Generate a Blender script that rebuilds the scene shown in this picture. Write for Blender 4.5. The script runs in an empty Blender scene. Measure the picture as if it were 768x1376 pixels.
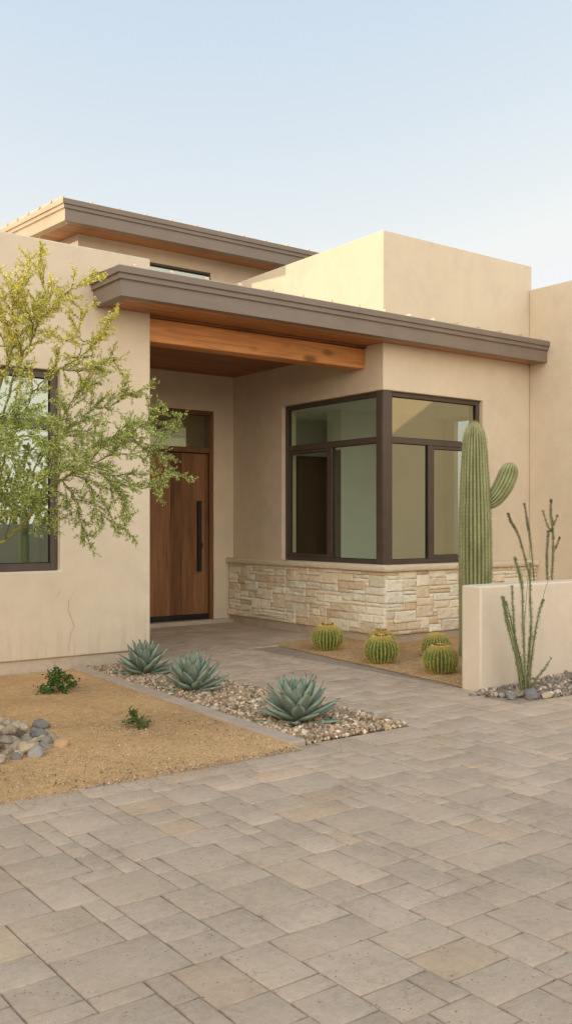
import bpy, bmesh, math, random
import numpy as np
from mathutils import Vector, Matrix, noise as mnoise

random.seed(7)
rng = np.random.default_rng(7)
SC = bpy.context.scene
COL = SC.collection
R = math.radians


# ------------------------------------------------------------------ objects
def tag(o, label=None, cat=None, group=None, kind=None):
    for k, v in (('label', label), ('category', cat), ('group', group), ('kind', kind)):
        if v:
            o[k] = v
    return o


def thing(name, label, cat, loc=(0, 0, 0), group=None):
    o = bpy.data.objects.new(name, None)
    o.empty_display_size = 0.1
    COL.objects.link(o)
    o.location = loc
    return tag(o, label, cat, group)


def root_loc(parent):
    v = Vector((0, 0, 0))
    while parent is not None:
        v += parent.location
        parent = parent.parent
    return v


def link_mesh(name, me, mat, parent=None, loc=None):
    """mesh in world coordinates -> object; child meshes are shifted into the frame of their thing"""
    o = bpy.data.objects.new(name, me)
    COL.objects.link(o)
    off = Vector(loc) if loc is not None else Vector((0, 0, 0))
    if parent is not None:
        o.parent = parent
        off = root_loc(parent)
        o.location = (0, 0, 0)
    elif loc is not None:
        o.location = loc
    if off.length:
        me.transform(Matrix.Translation(-off))
    if mat is not None and not me.materials:
        for m in (mat if isinstance(mat, (list, tuple)) else [mat]):
            me.materials.append(m)
    return o


def set_smooth(me, angle=None):
    me.polygons.foreach_set('use_smooth', [True] * len(me.polygons))
    if angle is not None:
        me.set_sharp_from_angle(angle=R(angle))


class MB:
    def __init__(self):
        self.v, self.f, self.c, self.m = [], [], [], []
        self.col = (1, 1, 1)
        self.mi = 0

    def add(self, vs, fs):
        b = len(self.v)
        self.v += [tuple(p) for p in vs]
        self.c += [self.col] * len(vs)
        self.f += [tuple(i + b for i in f) for f in fs]
        self.m += [self.mi] * len(fs)
        return self

    def box(self, x0, x1, y0, y1, z0, z1):
        vs = [(x0, y0, z0), (x1, y0, z0), (x1, y1, z0), (x0, y1, z0), (x0, y0, z1), (x1, y0, z1), (x1, y1, z1), (x0, y1, z1)]
        return self.add(vs, [(0, 3, 2, 1), (4, 5, 6, 7), (0, 1, 5, 4), (1, 2, 6, 5), (2, 3, 7, 6), (3, 0, 4, 7)])

    def prism(self, prof, axis, a0, a1, d0=(0, 0), d1=(0, 0)):
        """closed profile swept along axis; d0/d1 shift profile points (fn) for mitres"""
        n = len(prof)
        vs = []
        for a in (a0, a1):
            for (p, q) in prof:
                aa = a(p, q) if callable(a) else a
                vs.append((aa, p, q) if axis == 'x' else (p, aa, q))
        fs = [tuple(range(n)), tuple(range(2 * n - 1, n - 1, -1))]
        for i in range(n):
            j = (i + 1) % n
            fs.append((i, j, n + j, n + i))
        return self.add(vs, fs)

    def tube(self, pts, rad, sides=8, cap=True):
        pts = [Vector(p) for p in pts]
        n = len(pts)
        rs = rad if isinstance(rad, (list, tuple)) else [rad] * n
        vs, fs = [], []
        up = Vector((0.31, 0.17, 0.93))
        t0 = (pts[1] - pts[0]).normalized()
        a = t0.cross(up)
        if a.length < 1e-3:
            a = t0.cross(Vector((1, 0, 0)))
        a.normalize()
        for i in range(n):
            t = (pts[min(i + 1, n - 1)] - pts[max(i - 1, 0)]).normalized()
            a = (a - t * a.dot(t)).normalized()
            b = t.cross(a)
            for k in range(sides):
                w = 2 * math.pi * k / sides
                vs.append(pts[i] + (a * math.cos(w) + b * math.sin(w)) * rs[i])
        for i in range(n - 1):
            for k in range(sides):
                l = (k + 1) % sides
                fs.append((i * sides + k, i * sides + l, (i + 1) * sides + l, (i + 1) * sides + k))
        if cap:
            fs.append(tuple(range(sides - 1, -1, -1)))
            fs.append(tuple(range((n - 1) * sides, n * sides)))
        return self.add(vs, fs)

    def build(self, name, mat, parent=None, loc=None, smooth=None, bevel=0, recalc=True, merge=False, seg=2):
        me = bpy.data.meshes.new(name)
        me.from_pydata(self.v, [], self.f)
        ca = me.color_attributes.new('Col', 'FLOAT_COLOR', 'POINT')
        ca.data.foreach_set('color', np.array([(*c, 1.0) for c in self.c], dtype=np.float32).ravel())
        if isinstance(mat, (list, tuple)):
            me.polygons.foreach_set('material_index', self.m)
        if recalc or merge or bevel:
            bm = bmesh.new()
            bm.from_mesh(me)
            if merge:
                bmesh.ops.remove_doubles(bm, verts=bm.verts, dist=1e-4)
                inner = [f for f in bm.faces if all(len(e.link_faces) > 2 for e in f.edges)]
                bmesh.ops.delete(bm, geom=inner, context='FACES')
            bmesh.ops.recalc_face_normals(bm, faces=bm.faces)
            if bevel:
                es = [e for e in bm.edges if len(e.link_faces) == 2 and e.calc_face_angle(0) > R(40)]
                res = bmesh.ops.bevel(bm, geom=es, offset=bevel, segments=seg, profile=0.5, affect='EDGES', clamp_overlap=True)
                for f in res['faces']:      # only the rounded arrises are smooth, the flats stay flat
                    f.smooth = True
            bm.to_mesh(me)
            bm.free()
        if smooth is not None:
            set_smooth(me, smooth)
        return link_mesh(name, me, mat, parent, loc)


def panel(mb, axis, plane, thick, u0, u1, v0, v1, holes=()):
    """wall slab with rectangular openings; outer face on `plane`, thickness runs to +axis"""
    us = sorted({u0, u1, *[min(max(h[0], u0), u1) for h in holes], *[min(max(h[1], u0), u1) for h in holes]})
    vs = sorted({v0, v1, *[min(max(h[2], v0), v1) for h in holes], *[min(max(h[3], v0), v1) for h in holes]})

    def solid(i, j):
        if i < 0 or j < 0 or i >= len(us) - 1 or j >= len(vs) - 1:
            return False
        cu, cv = (us[i] + us[i + 1]) / 2, (vs[j] + vs[j + 1]) / 2
        return not any(h[0] < cu < h[1] and h[2] < cv < h[3] for h in holes)

    def P(u, v, w):
        return (u, plane + w, v) if axis == 'y' else (plane + w, u, v)
    for i in range(len(us) - 1):
        for j in range(len(vs) - 1):
            if not solid(i, j):
                continue
            a, b, c, d = us[i], us[i + 1], vs[j], vs[j + 1]
            for w in (0, thick):
                mb.add([P(a, c, w), P(b, c, w), P(b, d, w), P(a, d, w)], [(0, 1, 2, 3)])
            if not solid(i - 1, j):
                mb.add([P(a, c, 0), P(a, d, 0), P(a, d, thick), P(a, c, thick)], [(0, 1, 2, 3)])
            if not solid(i + 1, j):
                mb.add([P(b, c, 0), P(b, d, 0), P(b, d, thick), P(b, c, thick)], [(0, 1, 2, 3)])
            if not solid(i, j - 1):
                mb.add([P(a, c, 0), P(b, c, 0), P(b, c, thick), P(a, c, thick)], [(0, 1, 2, 3)])
            if not solid(i, j + 1):
                mb.add([P(a, d, 0), P(b, d, 0), P(b, d, thick), P(a, d, thick)], [(0, 1, 2, 3)])
    return mb


def np_mesh(name, V, F, mat, parent=None, loc=None, col=None, smooth=True):
    V = np.asarray(V, dtype=np.float32)
    F = np.asarray(F, dtype=np.int32)
    me = bpy.data.meshes.new(name)
    me.vertices.add(len(V))
    me.vertices.foreach_set('co', V.ravel())
    m, k = F.shape
    me.loops.add(m * k)
    me.loops.foreach_set('vertex_index', F.ravel())
    me.polygons.add(m)
    me.polygons.foreach_set('loop_start', np.arange(0, m * k, k, dtype=np.int32))
    me.polygons.foreach_set('loop_total', np.full(m, k, dtype=np.int32))
    if smooth:
        me.polygons.foreach_set('use_smooth', np.ones(m, dtype=bool))
    me.update(calc_edges=True)
    if col is not None:
        ca = me.color_attributes.new('Col', 'FLOAT_COLOR', 'POINT')
        c = np.ones((len(V), 4), dtype=np.float32)
        c[:, :3] = col
        ca.data.foreach_set('color', c.ravel())
    return link_mesh(name, me, mat, parent, loc)


def ico(sub):
    bm = bmesh.new()
    bmesh.ops.create_icosphere(bm, subdivisions=sub, radius=1)
    v = np.array([p.co[:] for p in bm.verts])
    f = np.array([[q.index for q in p.verts] for p in bm.faces])
    bm.free()
    return v, f


def rand_rot(n, full=True):
    q = rng.normal(size=(n, 4))
    if not full:
        q[:, 1:3] *= 0.12
    q /= np.linalg.norm(q, axis=1)[:, None]
    w, x, y, z = q.T
    return np.stack([np.stack([1 - 2 * (y * y + z * z), 2 * (x * y - z * w), 2 * (x * z + y * w)], -1),
                     np.stack([2 * (x * y + z * w), 1 - 2 * (x * x + z * z), 2 * (y * z - x * w)], -1),
                     np.stack([2 * (x * z - y * w), 2 * (y * z + x * w), 1 - 2 * (x * x + y * y)], -1)], 1)


def scatter(bases, pos, scl, rot, cols):
    """copies of base shapes as one array pair; bases: list of (v, f)"""
    Vs, Fs, Cs = [], [], []
    off = 0
    pick = rng.integers(0, len(bases), len(pos))
    for b, (bv, bf) in enumerate(bases):
        s = pick == b
        n = int(s.sum())
        if not n:
            continue
        v = bv[None] * scl[s][:, None, :]
        v = np.einsum('nij,nkj->nki', rot[s], v) + pos[s][:, None, :]
        f = bf[None] + (np.arange(n) * len(bv))[:, None, None] + off
        Vs.append(v.reshape(-1, 3))
        Fs.append(f.reshape(-1, bf.shape[1]))
        Cs.append(np.repeat(cols[s], len(bv), 0))
        off += n * len(bv)
    return np.concatenate(Vs), np.concatenate(Fs), np.concatenate(Cs)


def lumpy(sub, amp, seed):
    v, f = ico(sub)
    o = Vector((seed * 13.1, seed * 7.7, seed * 3.3))
    d = np.array([1 + amp * mnoise.noise(Vector(p) * 1.1 + o) + 0.35 * amp * mnoise.noise(Vector(p) * 2.7 + o) for p in v])
    return v * d[:, None], f


# ------------------------------------------------------------------ materials
class NT:
    def __init__(self, name):
        self.m = bpy.data.materials.new(name)
        self.m.use_nodes = True
        self.t = self.m.node_tree
        self.b = self.t.nodes['Principled BSDF']
        self.out = self.t.nodes['Material Output']
        self._oc = None

    def n(self, typ, _out=0, **kw):
        nd = self.t.nodes.new(typ)
        for k, v in kw.items():
            if k.startswith('_'):
                continue
            if k.startswith('i_'):
                key = k[2:]
                key = int(key) if key.isdigit() else key.replace('_', ' ')
                self.set(nd.inputs[key], v)
            else:
                setattr(nd, k, v)
        return nd.outputs[_out]

    def set(self, sock, v):
        if isinstance(v, bpy.types.NodeSocket):
            self.t.links.new(v, sock)
        elif isinstance(v, (tuple, list)) and sock.type == 'RGBA' and len(v) == 3:
            sock.default_value = (*v, 1)
        else:
            sock.default_value = v

    def coord(self):
        if self._oc is None:
            self._oc = self.n('ShaderNodeTexCoord', 3)
        return self._oc

    def scale(self, s, src=None, loc=(0, 0, 0)):
        return self.n('ShaderNodeMapping', i_Vector=src or self.coord(), i_Scale=s, i_Location=loc)

    def noise(self, scale, detail=3, rough=0.5, vec=None, dist=0):
        return self.n('ShaderNodeTexNoise', i_Vector=vec or self.coord(), i_Scale=scale, i_Detail=detail, i_Roughness=rough, i_Distortion=dist)

    def vor(self, scale, vec=None, feature='F1', out=0):
        return self.n('ShaderNodeTexVoronoi', out, feature=feature, i_Vector=vec or self.coord(), i_Scale=scale)

    def ramp(self, fac, *stops, interp='LINEAR'):
        nd = self.t.nodes.new('ShaderNodeValToRGB')
        nd.color_ramp.interpolation = interp
        el = nd.color_ramp.elements
        while len(el) < len(stops):
            el.new(0.5)
        for e, (p, c) in zip(el, stops):
            e.position = p
            e.color = (*c, 1) if isinstance(c, (tuple, list)) else (c, c, c, 1)
        self.t.links.new(fac, nd.inputs[0])
        return nd.outputs[0]

    def mix(self, fac, a, b, mode='MIX'):
        nd = self.t.nodes.new('ShaderNodeMix')
        nd.data_type = 'RGBA'
        nd.blend_type = mode
        self.set(nd.inputs[0], fac)
        self.set(nd.inputs[6], a)
        self.set(nd.inputs[7], b)
        return nd.outputs[2]

    def math(self, op, a, b=0.0, c=None):
        nd = self.t.nodes.new('ShaderNodeMath')
        nd.operation = op
        self.set(nd.inputs[0], a)
        self.set(nd.inputs[1], b)
        if c is not None:
            self.set(nd.inputs[2], c)
        return nd.outputs[0]

    def sep(self, v=None):
        nd = self.t.nodes.new('ShaderNodeSeparateXYZ')
        self.t.links.new(v or self.coord(), nd.inputs[0])
        return nd.outputs

    def attr(self, name='Col'):
        return self.n('ShaderNodeAttribute', attribute_name=name)

    def bump(self, h, dist=0.005, strength=1.0, normal=None):
        nd = self.t.nodes.new('ShaderNodeBump')
        nd.inputs['Strength'].default_value = strength
        nd.inputs['Distance'].default_value = dist
        self.t.links.new(h, nd.inputs['Height'])
        if normal is not None:
            self.t.links.new(normal, nd.inputs['Normal'])
        return nd.outputs[0]

    def done(self, color=None, rough=0.8, normal=None, spec=0.3, metal=0.0):
        if color is not None:
            self.set(self.b.inputs['Base Color'], color)
        self.set(self.b.inputs['Roughness'], rough)
        self.b.inputs['Specular IOR Level'].default_value = spec
        self.b.inputs['Metallic'].default_value = metal
        if normal is not None:
            self.t.links.new(normal, self.b.inputs['Normal'])
        return self.m


M = {}


def lerp3(c, k):
    return tuple(min(1, x * k) for x in c)


def stucco(name, c, stain=0.0):
    t = NT(name)
    big = t.noise(0.7, 4, 0.6)
    mid = t.noise(5, 5, 0.65)
    tone = t.math('ADD', t.math('MULTIPLY', big, 0.6), t.math('MULTIPLY', mid, 0.4))
    col = t.ramp(tone, (0.34, lerp3(c, 0.90)), (0.5, c), (0.66, lerp3(c, 1.06)))
    # faint trowel cloudiness
    tr = t.noise(3.5, 6, 0.7, vec=t.scale((1, 1, 0.6)), dist=0.6)
    col = t.mix(t.math('MULTIPLY', t.ramp(tr, (0.5, 0.0), (0.72, 1.0)), 0.14), col, lerp3(c, 0.72))
    if stain:
        z = t.sep()[2]
        streak = t.noise(1.0, 4, 0.7, vec=t.scale((14, 14, 0.9)))
        low = t.n('ShaderNodeMapRange', i_Value=z, i_From_Min=0.12, i_From_Max=0.75, i_To_Min=1.0, i_To_Max=0.0)
        f = t.math('MULTIPLY', t.ramp(streak, (0.5, 0.0), (0.7, 1.0)), t.math('POWER', low, 2.0))
        col = t.mix(t.math('MULTIPLY', f, stain), col, lerp3(c, 0.45))
        col = t.mix(t.math('MULTIPLY', t.math('POWER', low, 3.0), stain * 0.5), col, lerp3(c, 0.7))
    fine = t.noise(160, 3, 0.6)
    med = t.noise(38, 4, 0.6)
    h = t.math('ADD', t.math('MULTIPLY', fine, 0.5), med)
    b1 = t.bump(h, 0.006, 0.38)
    b2 = t.bump(t.noise(4, 3), 0.02, 0.25, b1)
    return t.done(col, 0.92, b2, 0.15)


def wood(name, cols, along, across, pw, groove=0.04, knots=0.0, rough=0.5, gdepth=0.6, dark=(0.02, 0.012, 0.008)):
    """boards running along axis `along`, stacked along `across` with board width pw"""
    t = NT(name)
    ax = 'xyz'.index(along)
    ac = 'xyz'.index(across)
    s = t.sep()
    q = t.math('DIVIDE', s[ac], pw)
    idn = t.math('FLOOR', q)
    fr = t.math('FRACT', q)
    wn = t.n('ShaderNodeTexWhiteNoise', noise_dimensions='1D', i_W=idn)
    sc = [26, 26, 26]
    sc[ax] = 1.3
    comb = t.n('ShaderNodeCombineXYZ', i_0=t.math('MULTIPLY', wn, 37.0), i_1=t.math('MULTIPLY', wn, 91.0), i_2=t.math('MULTIPLY', wn, 53.0))
    vec = t.n('ShaderNodeVectorMath', operation='ADD', i_0=t.coord(), i_1=comb)
    g1 = t.noise(1.0, 6, 0.62, vec=t.scale(tuple(sc), vec), dist=0.8)
    sc2 = [120, 120, 120]
    sc2[ax] = 3.0
    g2 = t.noise(1.0, 3, 0.6, vec=t.scale(tuple(sc2), vec))
    sc3 = [5, 5, 5]
    sc3[ax] = 0.7
    g3 = t.noise(1.0, 3, 0.5, vec=t.scale(tuple(sc3), vec), dist=1.5)
    g = t.math('ADD', t.math('ADD', t.math('MULTIPLY', g1, 0.5), t.math('MULTIPLY', g2, 0.22)), t.math('MULTIPLY', g3, 0.28))
    g = t.math('ADD', g, t.math('MULTIPLY', t.math('SUBTRACT', wn, 0.5), 0.22))
    col = t.ramp(g, (0.32, cols[0]), (0.5, cols[1]), (0.68, cols[2]))
    if knots:
        ks = [4.2, 4.2, 4.2]
        ks[ax] = 1.7
        kd = t.vor(1.0, t.scale(tuple(ks), vec))
        kf = t.ramp(kd, (0.10, 1.0), (0.24, 0.0))
        col = t.mix(t.math('MULTIPLY', kf, knots), col, lerp3(cols[0], 0.35))
    edge = t.math('MINIMUM', fr, t.math('SUBTRACT', 1.0, fr))
    gm = t.ramp(edge, (0.0, 1.0), (groove, 0.0))
    col = t.mix(t.math('MULTIPLY', gm, gdepth), col, dark)
    b = t.bump(t.math('SUBTRACT', t.math('MULTIPLY', g2, 0.3), gm), 0.004, 0.5)
    return t.done(col, t.ramp(g1, (0.3, rough - 0.08), (0.7, rough + 0.12)), b, 0.35)


def make_materials():
    M['stucco'] = stucco('stucco', (0.645, 0.552, 0.438), 0.5)
    M['stucco_wing'] = stucco('wing stucco', (0.645, 0.552, 0.432), 0.0)
    M['stucco_grey'] = stucco('weathered stucco', (0.37, 0.335, 0.285), 0.3)
    M['stucco_pale'] = stucco('pale stucco', (0.66, 0.565, 0.465), 0.12)
    # interior paint
    t = NT('interior paint')
    M['interior'] = t.done(t.ramp(t.noise(2, 2), (0.3, (0.84, 0.86, 0.79)), (0.7, (0.89, 0.90, 0.83))), 0.8)
    t = NT('interior door wood and shade')
    M['interior_dark'] = t.done(t.ramp(t.noise(1, 4, vec=t.scale((20, 20, 1))), (0.3, (0.095, 0.085, 0.065)), (0.7, (0.125, 0.11, 0.085))), 0.6)
    t = NT('pale interior finish')  # even pale floor tone, also used behind the clerestory
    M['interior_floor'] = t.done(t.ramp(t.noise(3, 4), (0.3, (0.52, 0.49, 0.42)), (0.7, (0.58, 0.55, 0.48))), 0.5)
    # metal fascia and frames
    t = NT('bronze fascia paint')
    nz = t.noise(3, 5, 0.6)
    nf = t.noise(1.0, 3, vec=t.scale((3, 60, 60)))
    M['fascia'] = t.done(t.ramp(t.math('ADD', t.math('MULTIPLY', nz, 0.7), t.math('MULTIPLY', nf, 0.3)), (0.3, (0.165, 0.129, 0.105)), (0.7, (0.21, 0.166, 0.137))),
                         t.ramp(nz, (0.3, 0.36), (0.7, 0.5)), t.bump(t.noise(9, 2), 0.004, 0.15), 0.45)
    t = NT('sunlit fascia tint')  # warm sunlight put into the colour of the clerestory side fascia
    M['fascia_sunlit'] = t.done(t.ramp(t.noise(3, 5, 0.6), (0.3, (0.46, 0.37, 0.26)), (0.7, (0.54, 0.44, 0.32))), 0.55, None, 0.35)
    t = NT('roof metal')
    M['roof'] = t.done(t.ramp(t.noise(4, 5), (0.3, (0.56, 0.46, 0.35)), (0.7, (0.64, 0.53, 0.41))), 0.5, None, 0.4, 0.3)
    t = NT('bronze window frame')
    nz = t.noise(6, 4)
    M['frame'] = t.done(t.ramp(nz, (0.3, (0.066, 0.048, 0.038)), (0.7, (0.084, 0.061, 0.048))), t.ramp(nz, (0.3, 0.36), (0.7, 0.5)), t.bump(t.noise(200, 2), 0.001, 0.2), 0.45)
    t = NT('black metal')
    nz = t.noise(12, 4)
    M['black'] = t.done(t.ramp(nz, (0.3, (0.008, 0.008, 0.008)), (0.7, (0.016, 0.015, 0.014))), t.ramp(nz, (0.3, 0.35), (0.7, 0.55)), None, 0.4)
    t = NT('black rubber seal')
    M['seal'] = t.done(t.ramp(t.noise(30, 2), (0.3, (0.012, 0.011, 0.010)), (0.7, (0.02, 0.018, 0.017))), 0.7)

    def glass(name, tint, base, k, p, refl=(0.90, 0.97, 0.92)):
        t = NT(name)
        lw = t.n('ShaderNodeLayerWeight', 1, i_Blend=0.5)
        f = t.math('ADD', t.math('MULTIPLY', t.math('POWER', lw, p), k), base)
        tr = t.n('ShaderNodeBsdfTransparent', i_Color=tint)
        wav = t.bump(t.noise(1.3, 2), 0.004, 0.12)
        gl = t.n('ShaderNodeBsdfGlossy', i_Color=refl, i_Roughness=0.0, i_Normal=wav)
        mx = t.n('ShaderNodeMixShader', i_0=f, i_1=tr, i_2=gl)
        t.t.links.new(mx, t.out.inputs[0])
        return t.m
    M['glass'] = glass('tinted glass', (0.82, 0.92, 0.82), 0.10, 0.5, 3.0)
    M['glass_front'] = glass('coated glass', (0.44, 0.54, 0.47), 0.34, 0.5, 3.0, (0.88, 0.84, 0.64))
    M['glass_mirror'] = glass('reflective glass', (0.4, 0.48, 0.42), 0.36, 0.3, 3.0, (0.74, 0.86, 0.80))
    # wood
    M['door_wood'] = wood('walnut door boards', [(0.085, 0.034, 0.015), (0.185, 0.083, 0.037), (0.30, 0.145, 0.068)], 'z', 'x', 0.19, 0.012, 0.0, 0.42, 0.5)
    M['frame_wood'] = wood('walnut frame', [(0.10, 0.040, 0.019), (0.17, 0.075, 0.034), (0.24, 0.115, 0.057)], 'z', 'x', 3.0, 0.001, 0.0, 0.45, 0.0)
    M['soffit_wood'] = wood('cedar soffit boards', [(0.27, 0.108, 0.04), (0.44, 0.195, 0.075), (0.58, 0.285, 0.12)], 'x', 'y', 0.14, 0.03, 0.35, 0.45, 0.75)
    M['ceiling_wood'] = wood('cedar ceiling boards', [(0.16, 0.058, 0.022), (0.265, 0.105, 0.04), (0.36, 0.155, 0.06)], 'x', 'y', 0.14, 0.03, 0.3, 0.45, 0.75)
    M['beam_wood'] = wood('fir beam', [(0.42, 0.165, 0.052), (0.63, 0.285, 0.095), (0.74, 0.40, 0.155)], 'x', 'z', 2.7, 0.0005, 0.85, 0.5, 0.0)
    # concrete
    t = NT('concrete')
    c = t.ramp(t.math('ADD', t.math('MULTIPLY', t.noise(2.5, 5, 0.7), 0.6), t.math('MULTIPLY', t.noise(25, 4, 0.7), 0.4)),
               (0.3, (0.38, 0.31, 0.25)), (0.5, (0.50, 0.42, 0.34)), (0.7, (0.58, 0.50, 0.41)))
    M['concrete'] = t.done(c, 0.9, t.bump(t.noise(45, 5, 0.7), 0.008, 0.5), 0.2)
    t = NT('kerb concrete')
    c = t.ramp(t.math('ADD', t.math('MULTIPLY', t.noise(3.5, 5, 0.7), 0.6), t.math('MULTIPLY', t.noise(50, 4, 0.7), 0.4)),
               (0.3, (0.33, 0.26, 0.205)), (0.5, (0.43, 0.345, 0.275)), (0.7, (0.50, 0.415, 0.335)))
    M['kerb'] = t.done(c, 0.9, t.bump(t.noise(70, 5, 0.7), 0.006, 0.5), 0.2)
    # pavers
    t = NT('concrete pavers')
    a = t.attr()
    n1 = t.noise(2.2, 5, 0.65)
    n2 = t.noise(28, 5, 0.7)
    n3 = t.noise(120, 4, 0.85)
    st = t.noise(1.0, 4, 0.6, vec=t.scale((6, 42, 20)), dist=0.5)
    v = t.math('ADD', t.math('ADD', t.math('MULTIPLY', n1, 0.38), t.math('MULTIPLY', n2, 0.32)), t.math('MULTIPLY', n3, 0.30))
    col = t.mix(1.0, a, t.ramp(v, (0.36, 0.70), (0.5, 1.0), (0.62, 1.2)), 'MULTIPLY')
    col = t.mix(t.math('MULTIPLY', t.ramp(st, (0.56, 0.0), (0.72, 1.0)), 0.16), col, (0.19, 0.155, 0.13))
    dust = t.ramp(t.noise(0.9, 4, 0.7, dist=0.4), (0.48, 0.0), (0.75, 1.0))
    col = t.mix(t.math('MULTIPLY', dust, 0.32), col, (0.46, 0.36, 0.26))
    pits = t.vor(48)
    pm = t.math('MULTIPLY', t.ramp(pits, (0.08, 1.0), (0.2, 0.0)), t.ramp(t.noise(9, 3), (0.47, 0.0), (0.6, 1.0)))
    col = t.mix(t.math('MULTIPLY', pm, 0.8), col, (0.10, 0.08, 0.065))
    b = t.bump(t.math('SUBTRACT', t.math('ADD', t.math('MULTIPLY', n3, 1.3), t.math('MULTIPLY', n2, 1.2)), pm), 0.006, 0.75)
    M['paver'] = t.done(col, t.ramp(n2, (0.3, 0.72), (0.7, 0.92)), b, 0.25)
    # sand
    def sand(name, c, k=1.0):
        t = NT(name)
        big = t.noise(0.9, 5, 0.65)
        gr = t.vor(150, out=1)
        g2 = t.n('ShaderNodeSeparateColor', i_0=gr)
        v = t.math('ADD', t.math('MULTIPLY', big, 0.55), t.math('MULTIPLY', t.noise(14, 5, 0.7), 0.45))
        col = t.ramp(v, (0.34, lerp3(c, 0.60)), (0.5, c), (0.68, lerp3(c, 1.28)))
        col = t.mix(0.55, col, t.mix(1.0, col, t.ramp(g2, (0.0, 0.55), (0.5, 0.95), (1.0, 1.5)), 'MULTIPLY'))
        h = t.math('ADD', t.vor(150), t.math('MULTIPLY', t.noise(40, 4, 0.7), 1.2))
        return t.done(col, 0.95, t.bump(h, 0.006 * k, 0.7), 0.1)
    M['sand'] = sand('decomposed granite', (0.53, 0.335, 0.168))
    M['joint'] = sand('joint sand', (0.33, 0.265, 0.205), 0.5)
    M['desert'] = sand('desert soil', (0.46, 0.33, 0.20))
    # coloured by vertex
    def vcol(name, rough=0.85, bsc=90, bd=0.003, spec=0.2, var=0.25):
        t = NT(name)
        n = t.noise(bsc, 4, 0.65)
        col = t.mix(1.0, t.attr(), t.ramp(n, (0.3, 1 - var), (0.7, 1 + var)), 'MULTIPLY')
        return t.done(col, rough, t.bump(n, bd, 0.6), spec)
    M['pebble'] = vcol('pebbles', 0.8, 140, 0.002)
    t = NT('dressed sandstone')
    n1 = t.noise(16, 6, 0.7)
    n2 = t.noise(70, 4, 0.7)
    ban = t.noise(1.0, 4, 0.6, vec=t.scale((5, 5, 22)), dist=1.2)
    col = t.mix(1.0, t.attr(), t.ramp(t.math('ADD', t.math('MULTIPLY', n1, 0.6), t.math('MULTIPLY', n2, 0.4)), (0.3, 0.86), (0.5, 1.03), (0.7, 1.12)), 'MULTIPLY')
    col = t.mix(t.math('MULTIPLY', t.ramp(ban, (0.52, 0.0), (0.7, 1.0)), 0.22), col, (0.68, 0.50, 0.31))
    M['stone'] = t.done(col, 0.9, t.bump(t.math('ADD', n1, t.math('MULTIPLY', n2, 0.8)), 0.016, 0.9), 0.15)
    t = NT('mortar')
    M['mortar'] = t.done(t.ramp(t.noise(30, 4), (0.3, (0.30, 0.235, 0.17)), (0.7, (0.40, 0.32, 0.235))), 0.95, None, 0.1)
    # river rock tinted by the object's own colour
    t = NT('river rock')
    oc = t.n('ShaderNodeObjectInfo', 1)
    rnd = t.n('ShaderNodeObjectInfo', 5)
    n = t.noise(9, 6, 0.7, vec=t.n('ShaderNodeVectorMath', operation='ADD', i_0=t.coord(), i_1=t.math('MULTIPLY', rnd, 40.0)))
    col = t.mix(1.0, oc, t.ramp(n, (0.3, 0.68), (0.5, 1.0), (0.7, 1.25)), 'MULTIPLY')
    sp = t.noise(60, 3, 0.7)
    col = t.mix(t.math('MULTIPLY', t.ramp(sp, (0.56, 0.0), (0.68, 1.0)), 0.35), col, (0.5, 0.46, 0.40))
    M['rock'] = t.done(col, 0.72, t.bump(t.math('ADD', n, t.math('MULTIPLY', sp, 0.3)), 0.01, 0.5), 0.3)
    # plants
    def leaf(name, trans=0.35, rough=0.55, spec=0.3, var=0.22):
        t = NT(name)
        n = t.noise(25, 3, 0.6)
        col = t.mix(1.0, t.attr(), t.ramp(n, (0.3, 1 - var), (0.7, 1 + var)), 'MULTIPLY')
        t.done(col, rough, None, spec)
        tl = t.n('ShaderNodeBsdfTranslucent', i_Color=col)
        mx = t.n('ShaderNodeMixShader', i_0=trans, i_1=t.b.outputs[0], i_2=tl)
        t.t.links.new(mx, t.out.inputs[0])
        return t.m
    M['leaf'] = leaf('leaves')
    M['agave'] = leaf('agave leaf', 0.05, 0.6, 0.25, 0.16)
    M['cactus'] = vcol('cactus skin', 0.65, 30, 0.004, 0.25, 0.18)
    M['spine'] = leaf('spines', 0.2, 0.6, 0.2, 0.1)
    M['bark'] = vcol('bark', 0.85, 40, 0.006, 0.2, 0.25)
    t = NT('dark crack line')
    M['crack'] = t.done(t.ramp(t.noise(40, 3), (0.3, (0.30, 0.235, 0.17)), (0.7, (0.40, 0.32, 0.235))), 0.95, None, 0.1)


make_materials()
# ================================================================== HOUSE
HX = (6.0, 9.0, 0.0)
house = thing('house', 'single storey tan stucco desert house with cedar soffits and a walnut front door', 'house', HX)

# ---- entry wing wall with the left hand window
mb = MB()
panel(mb, 'y', 8.795, 0.30, -16, 4.8, 0.133, 4.205, [(1.7, 3.81, 0.985, 2.945)])
mb.build('wall', M['stucco'], house, merge=True, bevel=0.014)
mb = MB(); mb.box(4.5, 4.8, 9.098, 11.75, 0.133, 4.205)
mb.box(-16, 4.5, 11.5, 11.75, 0, 4.0)
mb.box(-16, -15.7, 9.1, 11.5, 0, 4.0)
mb.build('wall', M['stucco'], house)
mb = MB(); mb.box(-16, 4.775, 8.822, 9.09, -0.12, 0.133); mb.box(4.52, 4.775, 9.09, 11.75, -0.12, 0.133)
mb.build('foundation', M['concrete'], house, bevel=0.008)
mb = MB(); mb.box(-15.7, 4.5, 9.1, 11.5, 3.85, 3.98)
mb.build('flat_roof', M['roof'], house)
mb = MB()
mb.box(-2, 4.45, 10.9, 11.0, 0.1, 3.8); mb.box(-2, 4.45, 9.1, 10.9, 0.02, 0.1)
mb.box(-2.1, -2, 9.1, 11, 0.02, 3.8)
mb.build('interior_wall', M['interior'], house)

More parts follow.
